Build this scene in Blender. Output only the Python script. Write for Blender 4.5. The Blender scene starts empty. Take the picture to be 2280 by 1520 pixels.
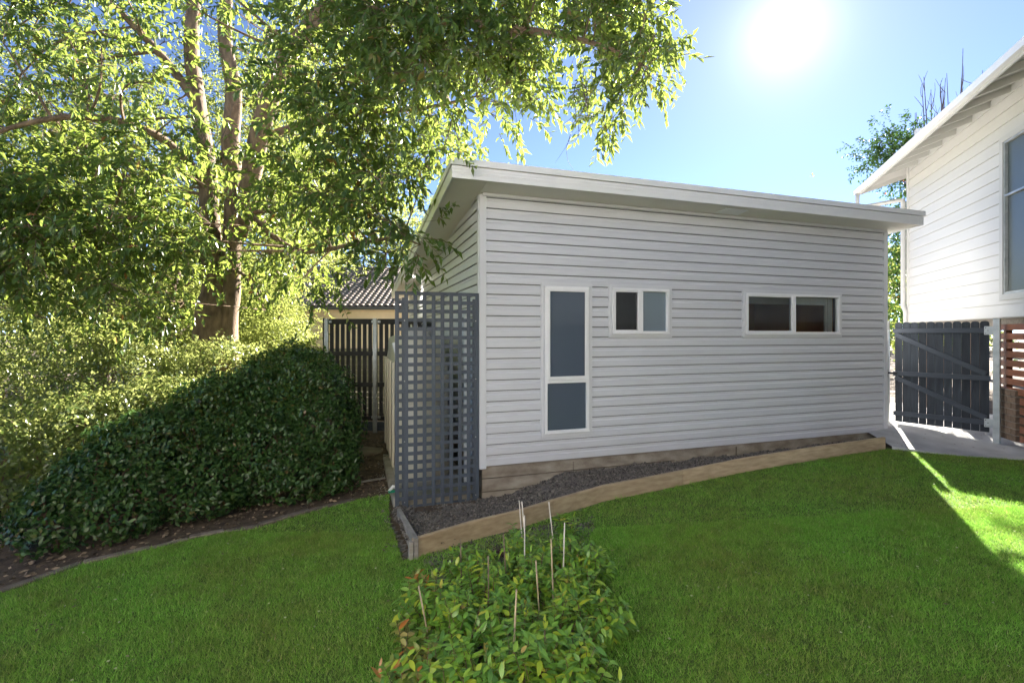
import bpy, math, random
import numpy as np
from mathutils import Vector, Matrix

random.seed(7)
rng = np.random.default_rng(7)
SC = bpy.context.scene
COL = SC.collection
R = math.radians

# ------------------------------------------------------------------ camera, sky, sun, exposure
F, HX, HY, EYE = 1080.0, 1140.0, 742.0, 2.2      # photo focal length (px), principal column, horizon row, eye height
cam = bpy.data.cameras.new('camera')
camo = bpy.data.objects.new('camera', cam)
COL.objects.link(camo)
camo.location = (0, 0, EYE)
camo.rotation_euler = (R(90), 0, 0)
cam.sensor_width = 36
cam.lens = 36 * F / 2280
cam.shift_y = -(760 - HY) / 2280
cam.clip_start = 0.05
cam.clip_end = 1500
SC.camera = camo

SUN = Vector((0.565, 1.0, 0.622)).normalized()
SUN_EL = math.asin(SUN.z)
SUN_AZ = math.atan2(SUN.x, SUN.y)

world = bpy.data.worlds.new('World')
SC.world = world
world.use_nodes = True
wn, wl = world.node_tree.nodes, world.node_tree.links
wn.clear()
wout = wn.new('ShaderNodeOutputWorld')
wbg = wn.new('ShaderNodeBackground')
sky = wn.new('ShaderNodeTexSky')
sky.sky_type = 'NISHITA'
sky.sun_disc = False
sky.sun_elevation = SUN_EL
sky.sun_rotation = SUN_AZ
sky.air_density = 0.27
sky.dust_density = 0.0
sky.ozone_density = 1.3
wbg.inputs['Strength'].default_value = 0.058
wl.new(sky.outputs[0], wbg.inputs['Color'])
# the glare of the sun in the sky: a disc and its aureole, by angle from the sun's direction
tc = wn.new('ShaderNodeTexCoord')
dot = wn.new('ShaderNodeVectorMath'); dot.operation = 'DOT_PRODUCT'
dot.inputs[1].default_value = SUN
wl.new(tc.outputs['Generated'], dot.inputs[0])
mx = wn.new('ShaderNodeMath'); mx.operation = 'MAXIMUM'; mx.inputs[1].default_value = 0.0
wl.new(dot.outputs['Value'], mx.inputs[0])
acc = None
for p, a in ((7, 0.018), (60, 0.03), (500, 0.07), (6000, 1.0)):
    pw = wn.new('ShaderNodeMath'); pw.operation = 'POWER'; pw.inputs[1].default_value = p
    wl.new(mx.outputs[0], pw.inputs[0])
    mu = wn.new('ShaderNodeMath'); mu.operation = 'MULTIPLY'; mu.inputs[1].default_value = a
    wl.new(pw.outputs[0], mu.inputs[0])
    if acc is None:
        acc = mu
    else:
        ad = wn.new('ShaderNodeMath'); ad.operation = 'ADD'
        wl.new(acc.outputs[0], ad.inputs[0]); wl.new(mu.outputs[0], ad.inputs[1])
        acc = ad
gbg = wn.new('ShaderNodeBackground')
gbg.inputs['Color'].default_value = (1.0, 0.93, 0.98, 1)
wl.new(acc.outputs[0], gbg.inputs['Strength'])
wadd = wn.new('ShaderNodeAddShader')
wl.new(wbg.outputs[0], wadd.inputs[0]); wl.new(gbg.outputs[0], wadd.inputs[1])
wl.new(wadd.outputs[0], wout.inputs['Surface'])

sl = bpy.data.lights.new('sun', 'SUN')
sl.energy = 4.4
sl.angle = R(0.5)
sl.color = (1.0, 0.93, 0.82)
so = bpy.data.objects.new('sun', sl)
COL.objects.link(so)
so.location = (20, 35, 22)
so.rotation_euler = (-SUN).to_track_quat('-Z', 'Y').to_euler()

SC.view_settings.view_transform = 'Standard'
SC.view_settings.look = 'None'
SC.view_settings.gamma = 1.0
SC.view_settings.use_curve_mapping = False
SC.view_settings.exposure = 3.1
SC.cycles.max_bounces = 8
SC.cycles.transparent_max_bounces = 8
SC.cycles.diffuse_bounces = 4

# ------------------------------------------------------------------ places measured from the photograph
def pt(px, py, Z):
    return Vector(((px - HX) / F * Z, Z, EYE - (py - HY) / F * Z))
def gp(px, py, z):
    Z = (EYE - z) * F / (py - HY)
    return Vector(((px - HX) / F * Z, Z, z))
def smooth(t):
    t = np.clip(t, 0, 1)
    return t * t * (3 - 2 * t)
def zg(x, y):                         # height of the ground
    x = np.asarray(x, float); y = np.asarray(y, float)
    h = -0.1 + 0.3 * smooth((x + 1) / 7.5)
    h = h + 0.24 * smooth((y - 7.6) / 2.6) * smooth((1.0 - x) / 3.0) * (1 - smooth((y - 11) / 4))
    h = h + 0.25 * smooth((y - 10.5) / 3) * smooth((x - 3) / 3)
    return h

BLD = Vector((-0.4375, 6.75, 0)); BA = math.atan2(0.3113, 0.9503)
BU = Vector((math.cos(BA), math.sin(BA), 0)); BV = Vector((-math.sin(BA), math.cos(BA), 0))
BM = Matrix.Translation(BLD) @ Matrix.Rotation(BA, 4, 'Z')
def facade(px, py):                   # a point of the long wall: metres along it, and height
    r = (px - HX) / F
    s = (BLD.y * r - BLD.x) / (BU.x - BU.y * r)
    Z = BLD.y + BU.y * s
    return s, EYE - (py - HY) / F * Z

# ------------------------------------------------------------------ mesh helpers
class MB:
    def __init__(self):
        self.v, self.f, self.m = [], [], []
    def add(self, vs, fs, mat=0):
        o = len(self.v)
        self.v.extend([tuple(x) for x in vs])
        for f in fs:
            self.f.append(tuple(i + o for i in f)); self.m.append(mat)
        return self
    def box(self, x0, x1, y0, y1, z0, z1, mat=0, M=None):
        vs = [(x0, y0, z0), (x1, y0, z0), (x1, y1, z0), (x0, y1, z0), (x0, y0, z1), (x1, y0, z1), (x1, y1, z1), (x0, y1, z1)]
        if M is not None:
            vs = [M @ Vector(v) for v in vs]
        return self.add(vs, [(0, 3, 2, 1), (4, 5, 6, 7), (0, 1, 5, 4), (1, 2, 6, 5), (2, 3, 7, 6), (3, 0, 4, 7)], mat)
    def bbox(self, x0, x1, y0, y1, z0, z1, b=0.004, mat=0, M=None):       # a box with bevelled edges
        cx, cy, cz = (x0 + x1) / 2, (y0 + y1) / 2, (z0 + z1) / 2
        hx, hy, hz = (x1 - x0) / 2, (y1 - y0) / 2, (z1 - z0) / 2
        b = min(b, hx * .45, hy * .45, hz * .45)
        vs = []; idx = {}
        for sx in (-1, 1):
            for sy in (-1, 1):
                for sz in (-1, 1):
                    for ax in range(3):
                        d = [hx - b, hy - b, hz - b]; d[ax] += b
                        idx[(sx, sy, sz, ax)] = len(vs)
                        vs.append(Vector((cx + sx * d[0], cy + sy * d[1], cz + sz * d[2])))
        fs = []
        for ax in range(3):
            a1, a2 = (ax + 1) % 3, (ax + 2) % 3
            for s in (-1, 1):
                q = []
                for (p1, p2) in ((-1, -1), (1, -1), (1, 1), (-1, 1)):
                    k = [0, 0, 0]; k[ax] = s; k[a1] = p1; k[a2] = p2
                    q.append(idx[(k[0], k[1], k[2], ax)])
                fs.append(tuple(q if s > 0 else q[::-1]))
        for ax in range(3):
            a1, a2 = (ax + 1) % 3, (ax + 2) % 3
            for p1 in (-1, 1):
                for p2 in (-1, 1):
                    q = []
                    for (s, fa) in ((-1, a1), (1, a1), (1, a2), (-1, a2)):
                        k = [0, 0, 0]; k[ax] = s; k[a1] = p1; k[a2] = p2
                        q.append(idx[(k[0], k[1], k[2], fa)])
                    fs.append(tuple(q if p1 * p2 > 0 else q[::-1]))
        for key in ((a, b_, c) for a in (-1, 1) for b_ in (-1, 1) for c in (-1, 1)):
            t = [idx[key + (0,)], idx[key + (1,)], idx[key + (2,)]]
            fs.append(tuple(t if key[0] * key[1] * key[2] > 0 else t[::-1]))
        if M is not None:
            vs = [M @ v for v in vs]
        return self.add(vs, fs, mat)
    def prism(self, prof, x0, x1, mat=0, M=None, axis='x'):               # profile of (y,z) drawn along x
        n = len(prof)
        vs = [(x0, p[0], p[1]) for p in prof] + [(x1, p[0], p[1]) for p in prof]
        if axis == 'y': vs = [(p[1], p[0], p[2]) for p in vs]
        if axis == 'z': vs = [(p[1], p[2], p[0]) for p in vs]
        if M is not None: vs = [M @ Vector(v) for v in vs]
        fs = [(i, (i + 1) % n, (i + 1) % n + n, i + n) for i in range(n)]
        fs += [tuple(range(n - 1, -1, -1)), tuple(range(n, 2 * n))]
        return self.add(vs, fs, mat)
    def tube(self, pts, rad, sides=6, mat=0):
        pts = [Vector(p) for p in pts]
        if not hasattr(rad, '__len__'): rad = [rad] * len(pts)
        rings = []; o = len(self.v); vs = []; fs = []
        for i, p in enumerate(pts):
            t = (pts[min(i + 1, len(pts) - 1)] - pts[max(i - 1, 0)])
            t = t.normalized() if t.length > 1e-9 else Vector((0, 0, 1))
            a = Vector((1, 0, 0)) if abs(t.x) < 0.8 else Vector((0, 1, 0))
            u = t.cross(a).normalized(); w = t.cross(u)
            for k in range(sides):
                th = 2 * math.pi * k / sides
                vs.append(p + (u * math.cos(th) + w * math.sin(th)) * rad[i])
        for i in range(len(pts) - 1):
            for k in range(sides):
                a, b = i * sides + k, i * sides + (k + 1) % sides
                fs.append((a, b, b + sides, a + sides))
        fs.append(tuple(range(sides - 1, -1, -1)))
        fs.append(tuple(range((len(pts) - 1) * sides, len(pts) * sides)))
        return self.add(vs, fs, mat)
    def mesh(self, name, mats, smooth_=False):
        me = bpy.data.meshes.new(name)
        me.from_pydata(self.v, [], self.f)
        if not isinstance(mats, (list, tuple)): mats = [mats]
        for m in mats: me.materials.append(m)
        me.polygons.foreach_set('material_index', self.m)
        if smooth_: me.polygons.foreach_set('use_smooth', [True] * len(self.f))
        me.update()
        return me
    def obj(self, name, mats, parent=None, smooth_=False, **kw):
        return link(self.mesh(name, mats, smooth_), name, parent, **kw)

def link(me, name, parent=None, loc=None, M=None, **kw):
    o = bpy.data.objects.new(name, me)
    COL.objects.link(o)
    if parent is not None: o.parent = parent
    if loc is not None: o.location = loc
    if M is not None: o.matrix_local = M
    for k, v in kw.items(): o[k] = v
    return o
def np_obj(name, verts, faces, mat, parent=None, smooth_=False, **kw):
    me = bpy.data.meshes.new(name)
    verts = np.ascontiguousarray(verts, np.float32); faces = np.ascontiguousarray(faces, np.int32)
    n, k = faces.shape
    me.vertices.add(len(verts)); me.vertices.foreach_set('co', verts.ravel())
    me.loops.add(n * k); me.loops.foreach_set('vertex_index', faces.ravel())
    me.polygons.add(n); me.polygons.foreach_set('loop_start', np.arange(0, n * k, k, dtype=np.int32))
    me.polygons.foreach_set('loop_total', np.full(n, k, np.int32))
    if smooth_: me.polygons.foreach_set('use_smooth', np.ones(n, bool))
    me.materials.append(mat)
    me.update(calc_edges=True)
    return link(me, name, parent, **kw)
def thing(name, label, cat, loc=(0, 0, 0), rz=0.0, group=None):
    o = bpy.data.objects.new(name, None)
    COL.objects.link(o)
    o.location = loc; o.rotation_euler = (0, 0, rz)
    o.empty_display_size = 0.1
    o['label'] = label; o['category'] = cat
    if group: o['group'] = group
    return o
def tag(o, label, cat, group=None):
    o['label'] = label; o['category'] = cat
    if group: o['group'] = group
    return o

# ------------------------------------------------------------------ materials
def nodes_of(m):
    m.use_nodes = True
    return m.node_tree.nodes, m.node_tree.links, m.node_tree.nodes['Principled BSDF']
def mat(name, col, rough=0.6, var=0.12, scale=8.0, bump=0.0, bscale=60.0, metal=0.0, col2=None, stretch=None, island=0.0, spec=0.5, detail=6.0):
    m = bpy.data.materials.new(name)
    n, l, b = nodes_of(m)
    b.inputs['Roughness'].default_value = rough
    b.inputs['Metallic'].default_value = metal
    b.inputs['Specular IOR Level'].default_value = spec
    t = n.new('ShaderNodeTexCoord'); mp = n.new('ShaderNodeMapping')
    l.new(t.outputs['Object'], mp.inputs['Vector'])
    if stretch: mp.inputs['Scale'].default_value = stretch
    nz = n.new('ShaderNodeTexNoise'); nz.inputs['Scale'].default_value = scale; nz.inputs['Detail'].default_value = detail
    l.new(mp.outputs[0], nz.inputs['Vector'])
    cr = n.new('ShaderNodeValToRGB')
    c2 = col2 if col2 else tuple(c * (1 - var) for c in col)
    c1 = col if col2 else tuple(min(1, c * (1 + var)) for c in col)
    cr.color_ramp.elements[0].position = 0.32; cr.color_ramp.elements[0].color = (*c2, 1)
    cr.color_ramp.elements[1].position = 0.68; cr.color_ramp.elements[1].color = (*c1, 1)
    l.new(nz.outputs['Fac'], cr.inputs['Fac'])
    out = cr.outputs['Color']
    if island > 0:
        g = n.new('ShaderNodeNewGeometry')
        oi = n.new('ShaderNodeObjectInfo')
        ad = n.new('ShaderNodeMath'); ad.operation = 'ADD'
        l.new(g.outputs['Random Per Island'], ad.inputs[0]); l.new(oi.outputs['Random'], ad.inputs[1])
        fr = n.new('ShaderNodeMath'); fr.operation = 'FRACT'; l.new(ad.outputs[0], fr.inputs[0])
        mr = n.new('ShaderNodeMapRange'); mr.inputs['To Min'].default_value = 1 - island; mr.inputs['To Max'].default_value = 1 + island
        l.new(fr.outputs[0], mr.inputs['Value'])
        vm = n.new('ShaderNodeVectorMath'); vm.operation = 'SCALE'
        l.new(out, vm.inputs[0]); l.new(mr.outputs[0], vm.inputs['Scale'])
        out = vm.outputs[0]
    l.new(out, b.inputs['Base Color'])
    if bump > 0:
        nb = n.new('ShaderNodeTexNoise'); nb.inputs['Scale'].default_value = bscale; nb.inputs['Detail'].default_value = 5
        l.new(mp.outputs[0], nb.inputs['Vector'])
        bp = n.new('ShaderNodeBump'); bp.inputs['Strength'].default_value = bump; bp.inputs['Distance'].default_value = 0.01
        l.new(nb.outputs['Fac'], bp.inputs['Height']); l.new(bp.outputs[0], b.inputs['Normal'])
    return m
def leaf_mat(name, cols, trans_col, trans=0.45, rough=0.35, spec=0.5):
    """leaf: each leaf its own colour from a ramp; lets light through"""
    m = bpy.data.materials.new(name)
    n, l, b = nodes_of(m)
    g = n.new('ShaderNodeNewGeometry')
    cr = n.new('ShaderNodeValToRGB')
    cr.color_ramp.interpolation = 'LINEAR'
    els = cr.color_ramp.elements
    els[0].position = cols[0][0]; els[0].color = (*cols[0][1], 1)
    els[1].position = cols[-1][0]; els[1].color = (*cols[-1][1], 1)
    for p, c in cols[1:-1]:
        e = els.new(p); e.color = (*c, 1)
    l.new(g.outputs['Random Per Island'], cr.inputs['Fac'])
    l.new(cr.outputs[0], b.inputs['Base Color'])
    b.inputs['Roughness'].default_value = rough
    b.inputs['Specular IOR Level'].default_value = spec
    tr = n.new('ShaderNodeBsdfTranslucent')
    mixc = n.new('ShaderNodeMix'); mixc.data_type = 'RGBA'; mixc.inputs['Factor'].default_value = 0.55
    l.new(cr.outputs[0], mixc.inputs['A']); mixc.inputs['B'].default_value = (*trans_col, 1)
    l.new(mixc.outputs['Result'], tr.inputs['Color'])
    ms = n.new('ShaderNodeMixShader'); ms.inputs[0].default_value = trans
    l.new(b.outputs[0], ms.inputs[1]); l.new(tr.outputs[0], ms.inputs[2])
    l.new(ms.outputs[0], n['Material Output'].inputs['Surface'])
    return m
def glass_mat(name, tint=(0.9, 0.95, 0.95), clear=0.8, rough=0.02, body=(0.02, 0.03, 0.04)):
    """a pane: part clear, part tinted body (insect screen or frosting), with a glossy face"""
    m = bpy.data.materials.new(name)
    n, l, b = nodes_of(m)
    b.inputs['Base Color'].default_value = (*body, 1)
    b.inputs['Roughness'].default_value = rough
    b.inputs['IOR'].default_value = 1.5
    tr = n.new('ShaderNodeBsdfTransparent'); tr.inputs[0].default_value = (*tint, 1)
    gl = n.new('ShaderNodeBsdfGlossy'); gl.inputs['Roughness'].default_value = rough; gl.inputs[0].default_value = (1, 1, 1, 1)
    lw = n.new('ShaderNodeFresnel'); lw.inputs[0].default_value = 1.55
    m1 = n.new('ShaderNodeMixShader'); l.new(lw.outputs[0], m1.inputs[0]); l.new(tr.outputs[0], m1.inputs[1]); l.new(gl.outputs[0], m1.inputs[2])
    m2 = n.new('ShaderNodeMixShader'); m2.inputs[0].default_value = clear
    l.new(b.outputs[0], m2.inputs[1]); l.new(m1.outputs[0], m2.inputs[2])
    l.new(m2.outputs[0], n['Material Output'].inputs['Surface'])
    return m

M = {}
M['siding'] = mat('grey vinyl siding', (0.60, 0.615, 0.66), 0.42, 0.03, 3.0, 0.08, 90, stretch=(0.25, 1, 3), island=0.012)
def add_dirt(m, axis='Z', z0=.30, z1=.75, col=(.42, .38, .32), amt=.35):
    n, l = m.node_tree.nodes, m.node_tree.links; b = n['Principled BSDF']
    src = b.inputs['Base Color'].links[0].from_socket
    t = n.new('ShaderNodeTexCoord'); sp = n.new('ShaderNodeSeparateXYZ'); l.new(t.outputs['Object'], sp.inputs[0])
    mr = n.new('ShaderNodeMapRange'); mr.inputs['From Min'].default_value = z1; mr.inputs['From Max'].default_value = z0; mr.inputs['To Max'].default_value = amt
    l.new(sp.outputs['Z'], mr.inputs['Value'])
    nz = n.new('ShaderNodeTexNoise'); nz.inputs['Scale'].default_value = 5; nz.inputs['Detail'].default_value = 8; l.new(t.outputs['Object'], nz.inputs[0])
    m1 = n.new('ShaderNodeMath'); m1.operation = 'MULTIPLY'; l.new(mr.outputs[0], m1.inputs[0]); l.new(nz.outputs['Fac'], m1.inputs[1])
    nz2 = n.new('ShaderNodeTexNoise'); nz2.inputs['Scale'].default_value = 1.3; nz2.inputs['Detail'].default_value = 9; l.new(t.outputs['Object'], nz2.inputs[0])
    m2 = n.new('ShaderNodeMapRange'); m2.inputs['From Min'].default_value = .5; m2.inputs['From Max'].default_value = .8; m2.inputs['To Max'].default_value = .12; l.new(nz2.outputs['Fac'], m2.inputs['Value'])
    m3 = n.new('ShaderNodeMath'); m3.operation = 'ADD'; m3.use_clamp = True; l.new(m1.outputs[0], m3.inputs[0]); l.new(m2.outputs[0], m3.inputs[1])
    mx_ = n.new('ShaderNodeMix'); mx_.data_type = 'RGBA'; mx_.inputs['B'].default_value = (*col, 1)
    l.new(m3.outputs[0], mx_.inputs['Factor']); l.new(src, mx_.inputs['A']); l.new(mx_.outputs['Result'], b.inputs['Base Color'])
add_dirt(M['siding'])
M['slot_shade'] = mat('dark painted shade behind siding', (0.13, 0.13, 0.135), 0.8, 0.1, 3.0)  # dark colour paints in the shade lines in the slots between boards
M['trim'] = mat('grey vinyl trim', (0.63, 0.645, 0.68), 0.4, 0.02, 3.0)
M['fascia'] = mat('off white steel fascia', (0.80, 0.80, 0.80), 0.35, 0.02, 2.0)
M['soffit'] = mat('off white soffit sheet', (0.74, 0.72, 0.66), 0.6, 0.02, 2.0)
M['roof_metal'] = mat('pale steel roof', (0.6, 0.6, 0.58), 0.4, 0.04, 2.0)
M['frame'] = mat('white powder coat', (0.80, 0.81, 0.83), 0.35, 0.02, 5.0)
M['foundation'] = mat('mud stained concrete', (0.38, 0.34, 0.28), 0.9, 0.3, 3.2, 0.6, 40, col2=(0.19, 0.155, 0.12), stretch=(1, 1, 2.2))
M['concrete'] = mat('pale concrete', (0.50, 0.50, 0.50), 0.9, 0.2, 3.0, 0.35, 70, col2=(0.38, 0.38, 0.385))
M['slab'] = mat('slab concrete', (0.34, 0.32, 0.27), 0.9, 0.2, 5.0, 0.5, 60, col2=(0.22, 0.20, 0.16))
M['timber'] = mat('treated pine sleeper', (0.52, 0.41, 0.27), 0.85, 0.25, 4.0, 0.35, 30, col2=(0.36, 0.27, 0.17), stretch=(0.35, 3, 6), island=0.16)
M['timber_old'] = mat('weathered sleeper', (0.33, 0.31, 0.29), 0.9, 0.25, 5.0, 0.5, 30, col2=(0.2, 0.185, 0.17), stretch=(1, 1, 3), island=0.1)
M['trellis'] = mat('slate blue paint', (0.064, 0.080, 0.104), 0.5, 0.08, 6.0, 0.15, 50, island=0.08)
M['gate'] = mat('charcoal stained pine', (0.040, 0.048, 0.058), 0.75, 0.25, 5.0, 0.4, 30, stretch=(3, 3, 0.35), island=0.2, spec=.2)
M['gate_rail'] = mat('charcoal painted rail', (0.056, 0.067, 0.083), 0.6, 0.12, 5.0, 0.3, 30, stretch=(0.4, 3, 3), island=0.05, spec=.25)
M['galv'] = mat('galvanised steel', (0.46, 0.48, 0.47), 0.42, 0.12, 9.0, metal=0.6, col2=(0.34, 0.36, 0.35))
M['black_metal'] = mat('black iron latch', (0.02, 0.02, 0.022), 0.4, 0.2, 9.0, metal=0.3)
M['dark_slat'] = mat('near black slat paint', (0.022, 0.021, 0.020), 0.7, 0.25, 6.0, 0.2, 30, island=0.15)
M['tank'] = mat('beige poly tank', (0.50, 0.47, 0.37), 0.38, 0.05, 3.0)
M['tank_shade'] = mat('grey poly lid', (0.36, 0.36, 0.34), 0.45, 0.08, 3.0)
M['white_board'] = mat('cream white weatherboard', (0.56, 0.557, 0.53), 0.5, 0.025, 3.0, 0.08, 60, stretch=(0.3, 1, 2), island=0.02)
M['white_trim'] = mat('cream white trim', (0.53, 0.525, 0.50), 0.5, 0.03, 3.0)
M['win_grey'] = mat('grey window surround', (0.50, 0.50, 0.47), 0.5, 0.04, 3.0)
M['merbau'] = mat('oiled merbau slat', (0.25, 0.085, 0.035), 0.5, 0.35, 5.0, 0.3, 30, col2=(0.12, 0.038, 0.016), stretch=(0.4, 3, 5), island=0.22)
M['brick'] = mat('brown brick', (0.17, 0.115, 0.075), 0.85, 0.3, 14.0, 0.6, 60, col2=(0.10, 0.07, 0.05), island=0.2)
M['mortar'] = mat('grey mortar', (0.22, 0.20, 0.17), 0.95, 0.2, 20.0, 0.5, 90)
M['tile'] = mat('brown concrete roof tile', (0.19, 0.155, 0.14), 0.35, 0.3, 5.0, 0.3, 50, island=0.2)
M['cream'] = mat('cream cladding', (0.86, 0.72, 0.50), 0.7, 0.05, 3.0)
M['pinkbrick'] = mat('pale pink brick', (0.80, 0.62, 0.52), 0.85, 0.12, 8.0, 0.2, 40)
M['gutter'] = mat('charcoal gutter', (0.09, 0.09, 0.095), 0.4, 0.1, 4.0)
M['panel_fence'] = mat('olive sheet fence', (0.36, 0.34, 0.24), 0.6, 0.15, 4.0)
M['soil'] = mat('dark garden soil', (0.19, 0.17, 0.155), 0.98, 0.4, 22.0, 1.0, 55, col2=(0.08, 0.07, 0.063))
M['clod'] = mat('soil crumb', (0.22, 0.195, 0.17), 0.98, 0.4, 30.0, 0.6, 80, col2=(0.09, 0.08, 0.07), island=0.55)
M['litter_ground'] = mat('mulchy earth', (0.12, 0.085, 0.055), 0.98, 0.4, 9.0, 1.0, 40, col2=(0.045, 0.032, 0.022))
M['litter'] = mat('dry fallen leaf', (0.17, 0.125, 0.08), 0.8, 0.3, 9.0, island=0.55)
M['stone'] = mat('edging concrete', (0.20, 0.165, 0.135), 0.92, 0.3, 9.0, 0.9, 40, col2=(0.10, 0.08, 0.065), island=0.3)
M['rock'] = mat('garden rock', (0.20, 0.16, 0.11), 0.92, 0.3, 4.0, 0.8, 20, col2=(0.12, 0.095, 0.065))
M['bark'] = mat('mottled grey brown bark', (0.30, 0.205, 0.13), 0.9, 0.3, 5.0, 1.0, 24, col2=(0.12, 0.08, 0.055), stretch=(2.5, 2.5, 0.8))
M['bark_far'] = mat('brown bark', (0.16, 0.11, 0.08), 0.9, 0.3, 5.0, 0.5, 20)
M['twig'] = mat('brown twig', (0.16, 0.10, 0.065), 0.85, 0.3, 9.0)
M['twig_grey'] = mat('bare grey twig', (0.13, 0.10, 0.095), 0.85, 0.2, 9.0)
M['cane'] = mat('weathered bamboo cane', (0.52, 0.42, 0.27), 0.7, 0.3, 18.0, 0.3, 40, col2=(0.33, 0.27, 0.2), stretch=(2, 2, 0.5))
M['cane_pale'] = mat('bleached cane', (0.62, 0.58, 0.52), 0.7, 0.2, 18.0, 0.3, 40, stretch=(2, 2, 0.5))
M['cane_dark'] = mat('dark mouldy cane', (0.19, 0.15, 0.10), 0.8, 0.4, 18.0, 0.3, 40, stretch=(2, 2, 0.5))
M['pot'] = mat('black nursery pot plastic', (0.02, 0.022, 0.026), 0.45, 0.1, 5.0)
M['green_plastic'] = mat('green plastic', (0.01, 0.22, 0.13), 0.4, 0.1, 5.0)
M['white_plastic'] = mat('white plastic', (0.75, 0.76, 0.74), 0.4, 0.05, 5.0)
M['room'] = mat('dim brown room wall', (0.60, 0.36, 0.18), 0.8, 0.1, 2.0)
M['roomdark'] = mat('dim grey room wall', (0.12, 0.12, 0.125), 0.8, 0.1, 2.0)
M['blind'] = mat('white roller blind', (0.7, 0.7, 0.66), 0.8, 0.03, 4.0)
M['frosted'] = mat('frosted bluish pane backing', (0.17, 0.21, 0.27), 0.5, 0.1, 1.2)
M['glass'] = glass_mat('clear window glass', clear=0.97)
M['glass_screen'] = glass_mat('glass behind insect screen', clear=0.55, rough=0.06, body=(0.05, 0.052, 0.055))
M['glass_blue'] = glass_mat('obscure bluish glass', clear=0.3, rough=0.05, body=(0.12, 0.155, 0.21))
M['glass_pale'] = glass_mat('obscure pale glass', clear=0.3, rough=0.05, body=(0.27, 0.34, 0.40))
M['mesh_green'] = glass_mat('window behind fly mesh', clear=0.08, rough=0.35, body=(0.075, 0.095, 0.085))

def lawn_material():
    m = bpy.data.materials.new('lawn turf')
    n, l, b = nodes_of(m)
    b.inputs['Roughness'].default_value = 0.9
    t = n.new('ShaderNodeTexCoord')
    a = n.new('ShaderNodeTexNoise'); a.inputs['Scale'].default_value = 0.9; a.inputs['Detail'].default_value = 4
    c = n.new('ShaderNodeTexNoise'); c.inputs['Scale'].default_value = 70; c.inputs['Detail'].default_value = 6
    l.new(t.outputs['Object'], a.inputs[0]); l.new(t.outputs['Object'], c.inputs[0])
    cr = n.new('ShaderNodeValToRGB')
    cr.color_ramp.elements[0].position = .35; cr.color_ramp.elements[0].color = (0.045, 0.085, 0.014, 1)
    cr.color_ramp.elements[1].position = .66; cr.color_ramp.elements[1].color = (0.10, 0.17, 0.025, 1)
    l.new(c.outputs['Fac'], cr.inputs[0])
    l.new(cr.outputs[0], b.inputs['Base Color'])
    bp = n.new('ShaderNodeBump'); bp.inputs['Strength'].default_value = 1.0; bp.inputs['Distance'].default_value = 0.02
    l.new(c.outputs['Fac'], bp.inputs['Height']); l.new(bp.outputs[0], b.inputs['Normal'])
    return m
M['lawn'] = lawn_material()
def grass_material():
    """blades: colour by blade and by slow drifts over the lawn (drier and fresher patches)"""
    m = bpy.data.materials.new('grass blade')
    n, l, b = nodes_of(m)
    b.inputs['Roughness'].default_value = 0.55
    b.inputs['Specular IOR Level'].default_value = 0.3
    g = n.new('ShaderNodeNewGeometry'); t = n.new('ShaderNodeTexCoord')
    cr = n.new('ShaderNodeValToRGB')
    e = cr.color_ramp.elements
    e[0].position = 0.0; e[0].color = (0.13, 0.35, 0.045, 1)
    e[1].position = 1.0; e[1].color = (0.52, 0.60, 0.24, 1)
    x = e.new(0.55); x.color = (0.23, 0.54, 0.065, 1)
    x = e.new(0.93); x.color = (0.36, 0.64, 0.12, 1)
    l.new(g.outputs['Random Per Island'], cr.inputs[0])
    a = n.new('ShaderNodeTexNoise'); a.inputs['Scale'].default_value = 0.7; a.inputs['Detail'].default_value = 4
    l.new(t.outputs['Object'], a.inputs[0])
    mr = n.new('ShaderNodeMapRange'); mr.inputs['From Min'].default_value = .35; mr.inputs['From Max'].default_value = .65
    l.new(a.outputs['Fac'], mr.inputs['Value'])
    mixc = n.new('ShaderNodeMix'); mixc.data_type = 'RGBA'; mixc.blend_type = 'MULTIPLY'
    mixc.inputs['B'].default_value = (1.12, 0.84, 1.0, 1)
    l.new(mr.outputs[0], mixc.inputs['Factor']); l.new(cr.outputs[0], mixc.inputs['A'])
    a2 = n.new('ShaderNodeTexNoise'); a2.inputs['Scale'].default_value = 5.5; a2.inputs['Detail'].default_value = 6; l.new(t.outputs['Object'], a2.inputs[0])
    mr2 = n.new('ShaderNodeMapRange'); mr2.inputs['From Min'].default_value = .42; mr2.inputs['From Max'].default_value = .68; l.new(a2.outputs['Fac'], mr2.inputs['Value'])
    mix2 = n.new('ShaderNodeMix'); mix2.data_type = 'RGBA'; mix2.blend_type = 'MULTIPLY'; mix2.inputs['B'].default_value = (0.86, 0.74, 0.88, 1)
    l.new(mr2.outputs[0], mix2.inputs['Factor']); l.new(mixc.outputs['Result'], mix2.inputs['A']); mixc = mix2
    l.new(mixc.outputs['Result'], b.inputs['Base Color'])
    tr = n.new('ShaderNodeBsdfTranslucent'); l.new(mixc.outputs['Result'], tr.inputs[0])
    ms = n.new('ShaderNodeMixShader'); ms.inputs[0].default_value = 0.35
    l.new(b.outputs[0], ms.inputs[1]); l.new(tr.outputs[0], ms.inputs[2])
    l.new(ms.outputs[0], n['Material Output'].inputs['Surface'])
    return m
M['grass'] = grass_material()
M['leaf_tree'] = leaf_mat('long drooping leaf', [(0, (0.030, 0.070, 0.022)), (0.5, (0.060, 0.125, 0.030)), (0.9, (0.11, 0.18, 0.04)), (0.985, (0.15, 0.17, 0.05)), (1, (0.34, 0.10, 0.04))], (0.48, 0.58, 0.10), 0.45, 0.30, .6)
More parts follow.
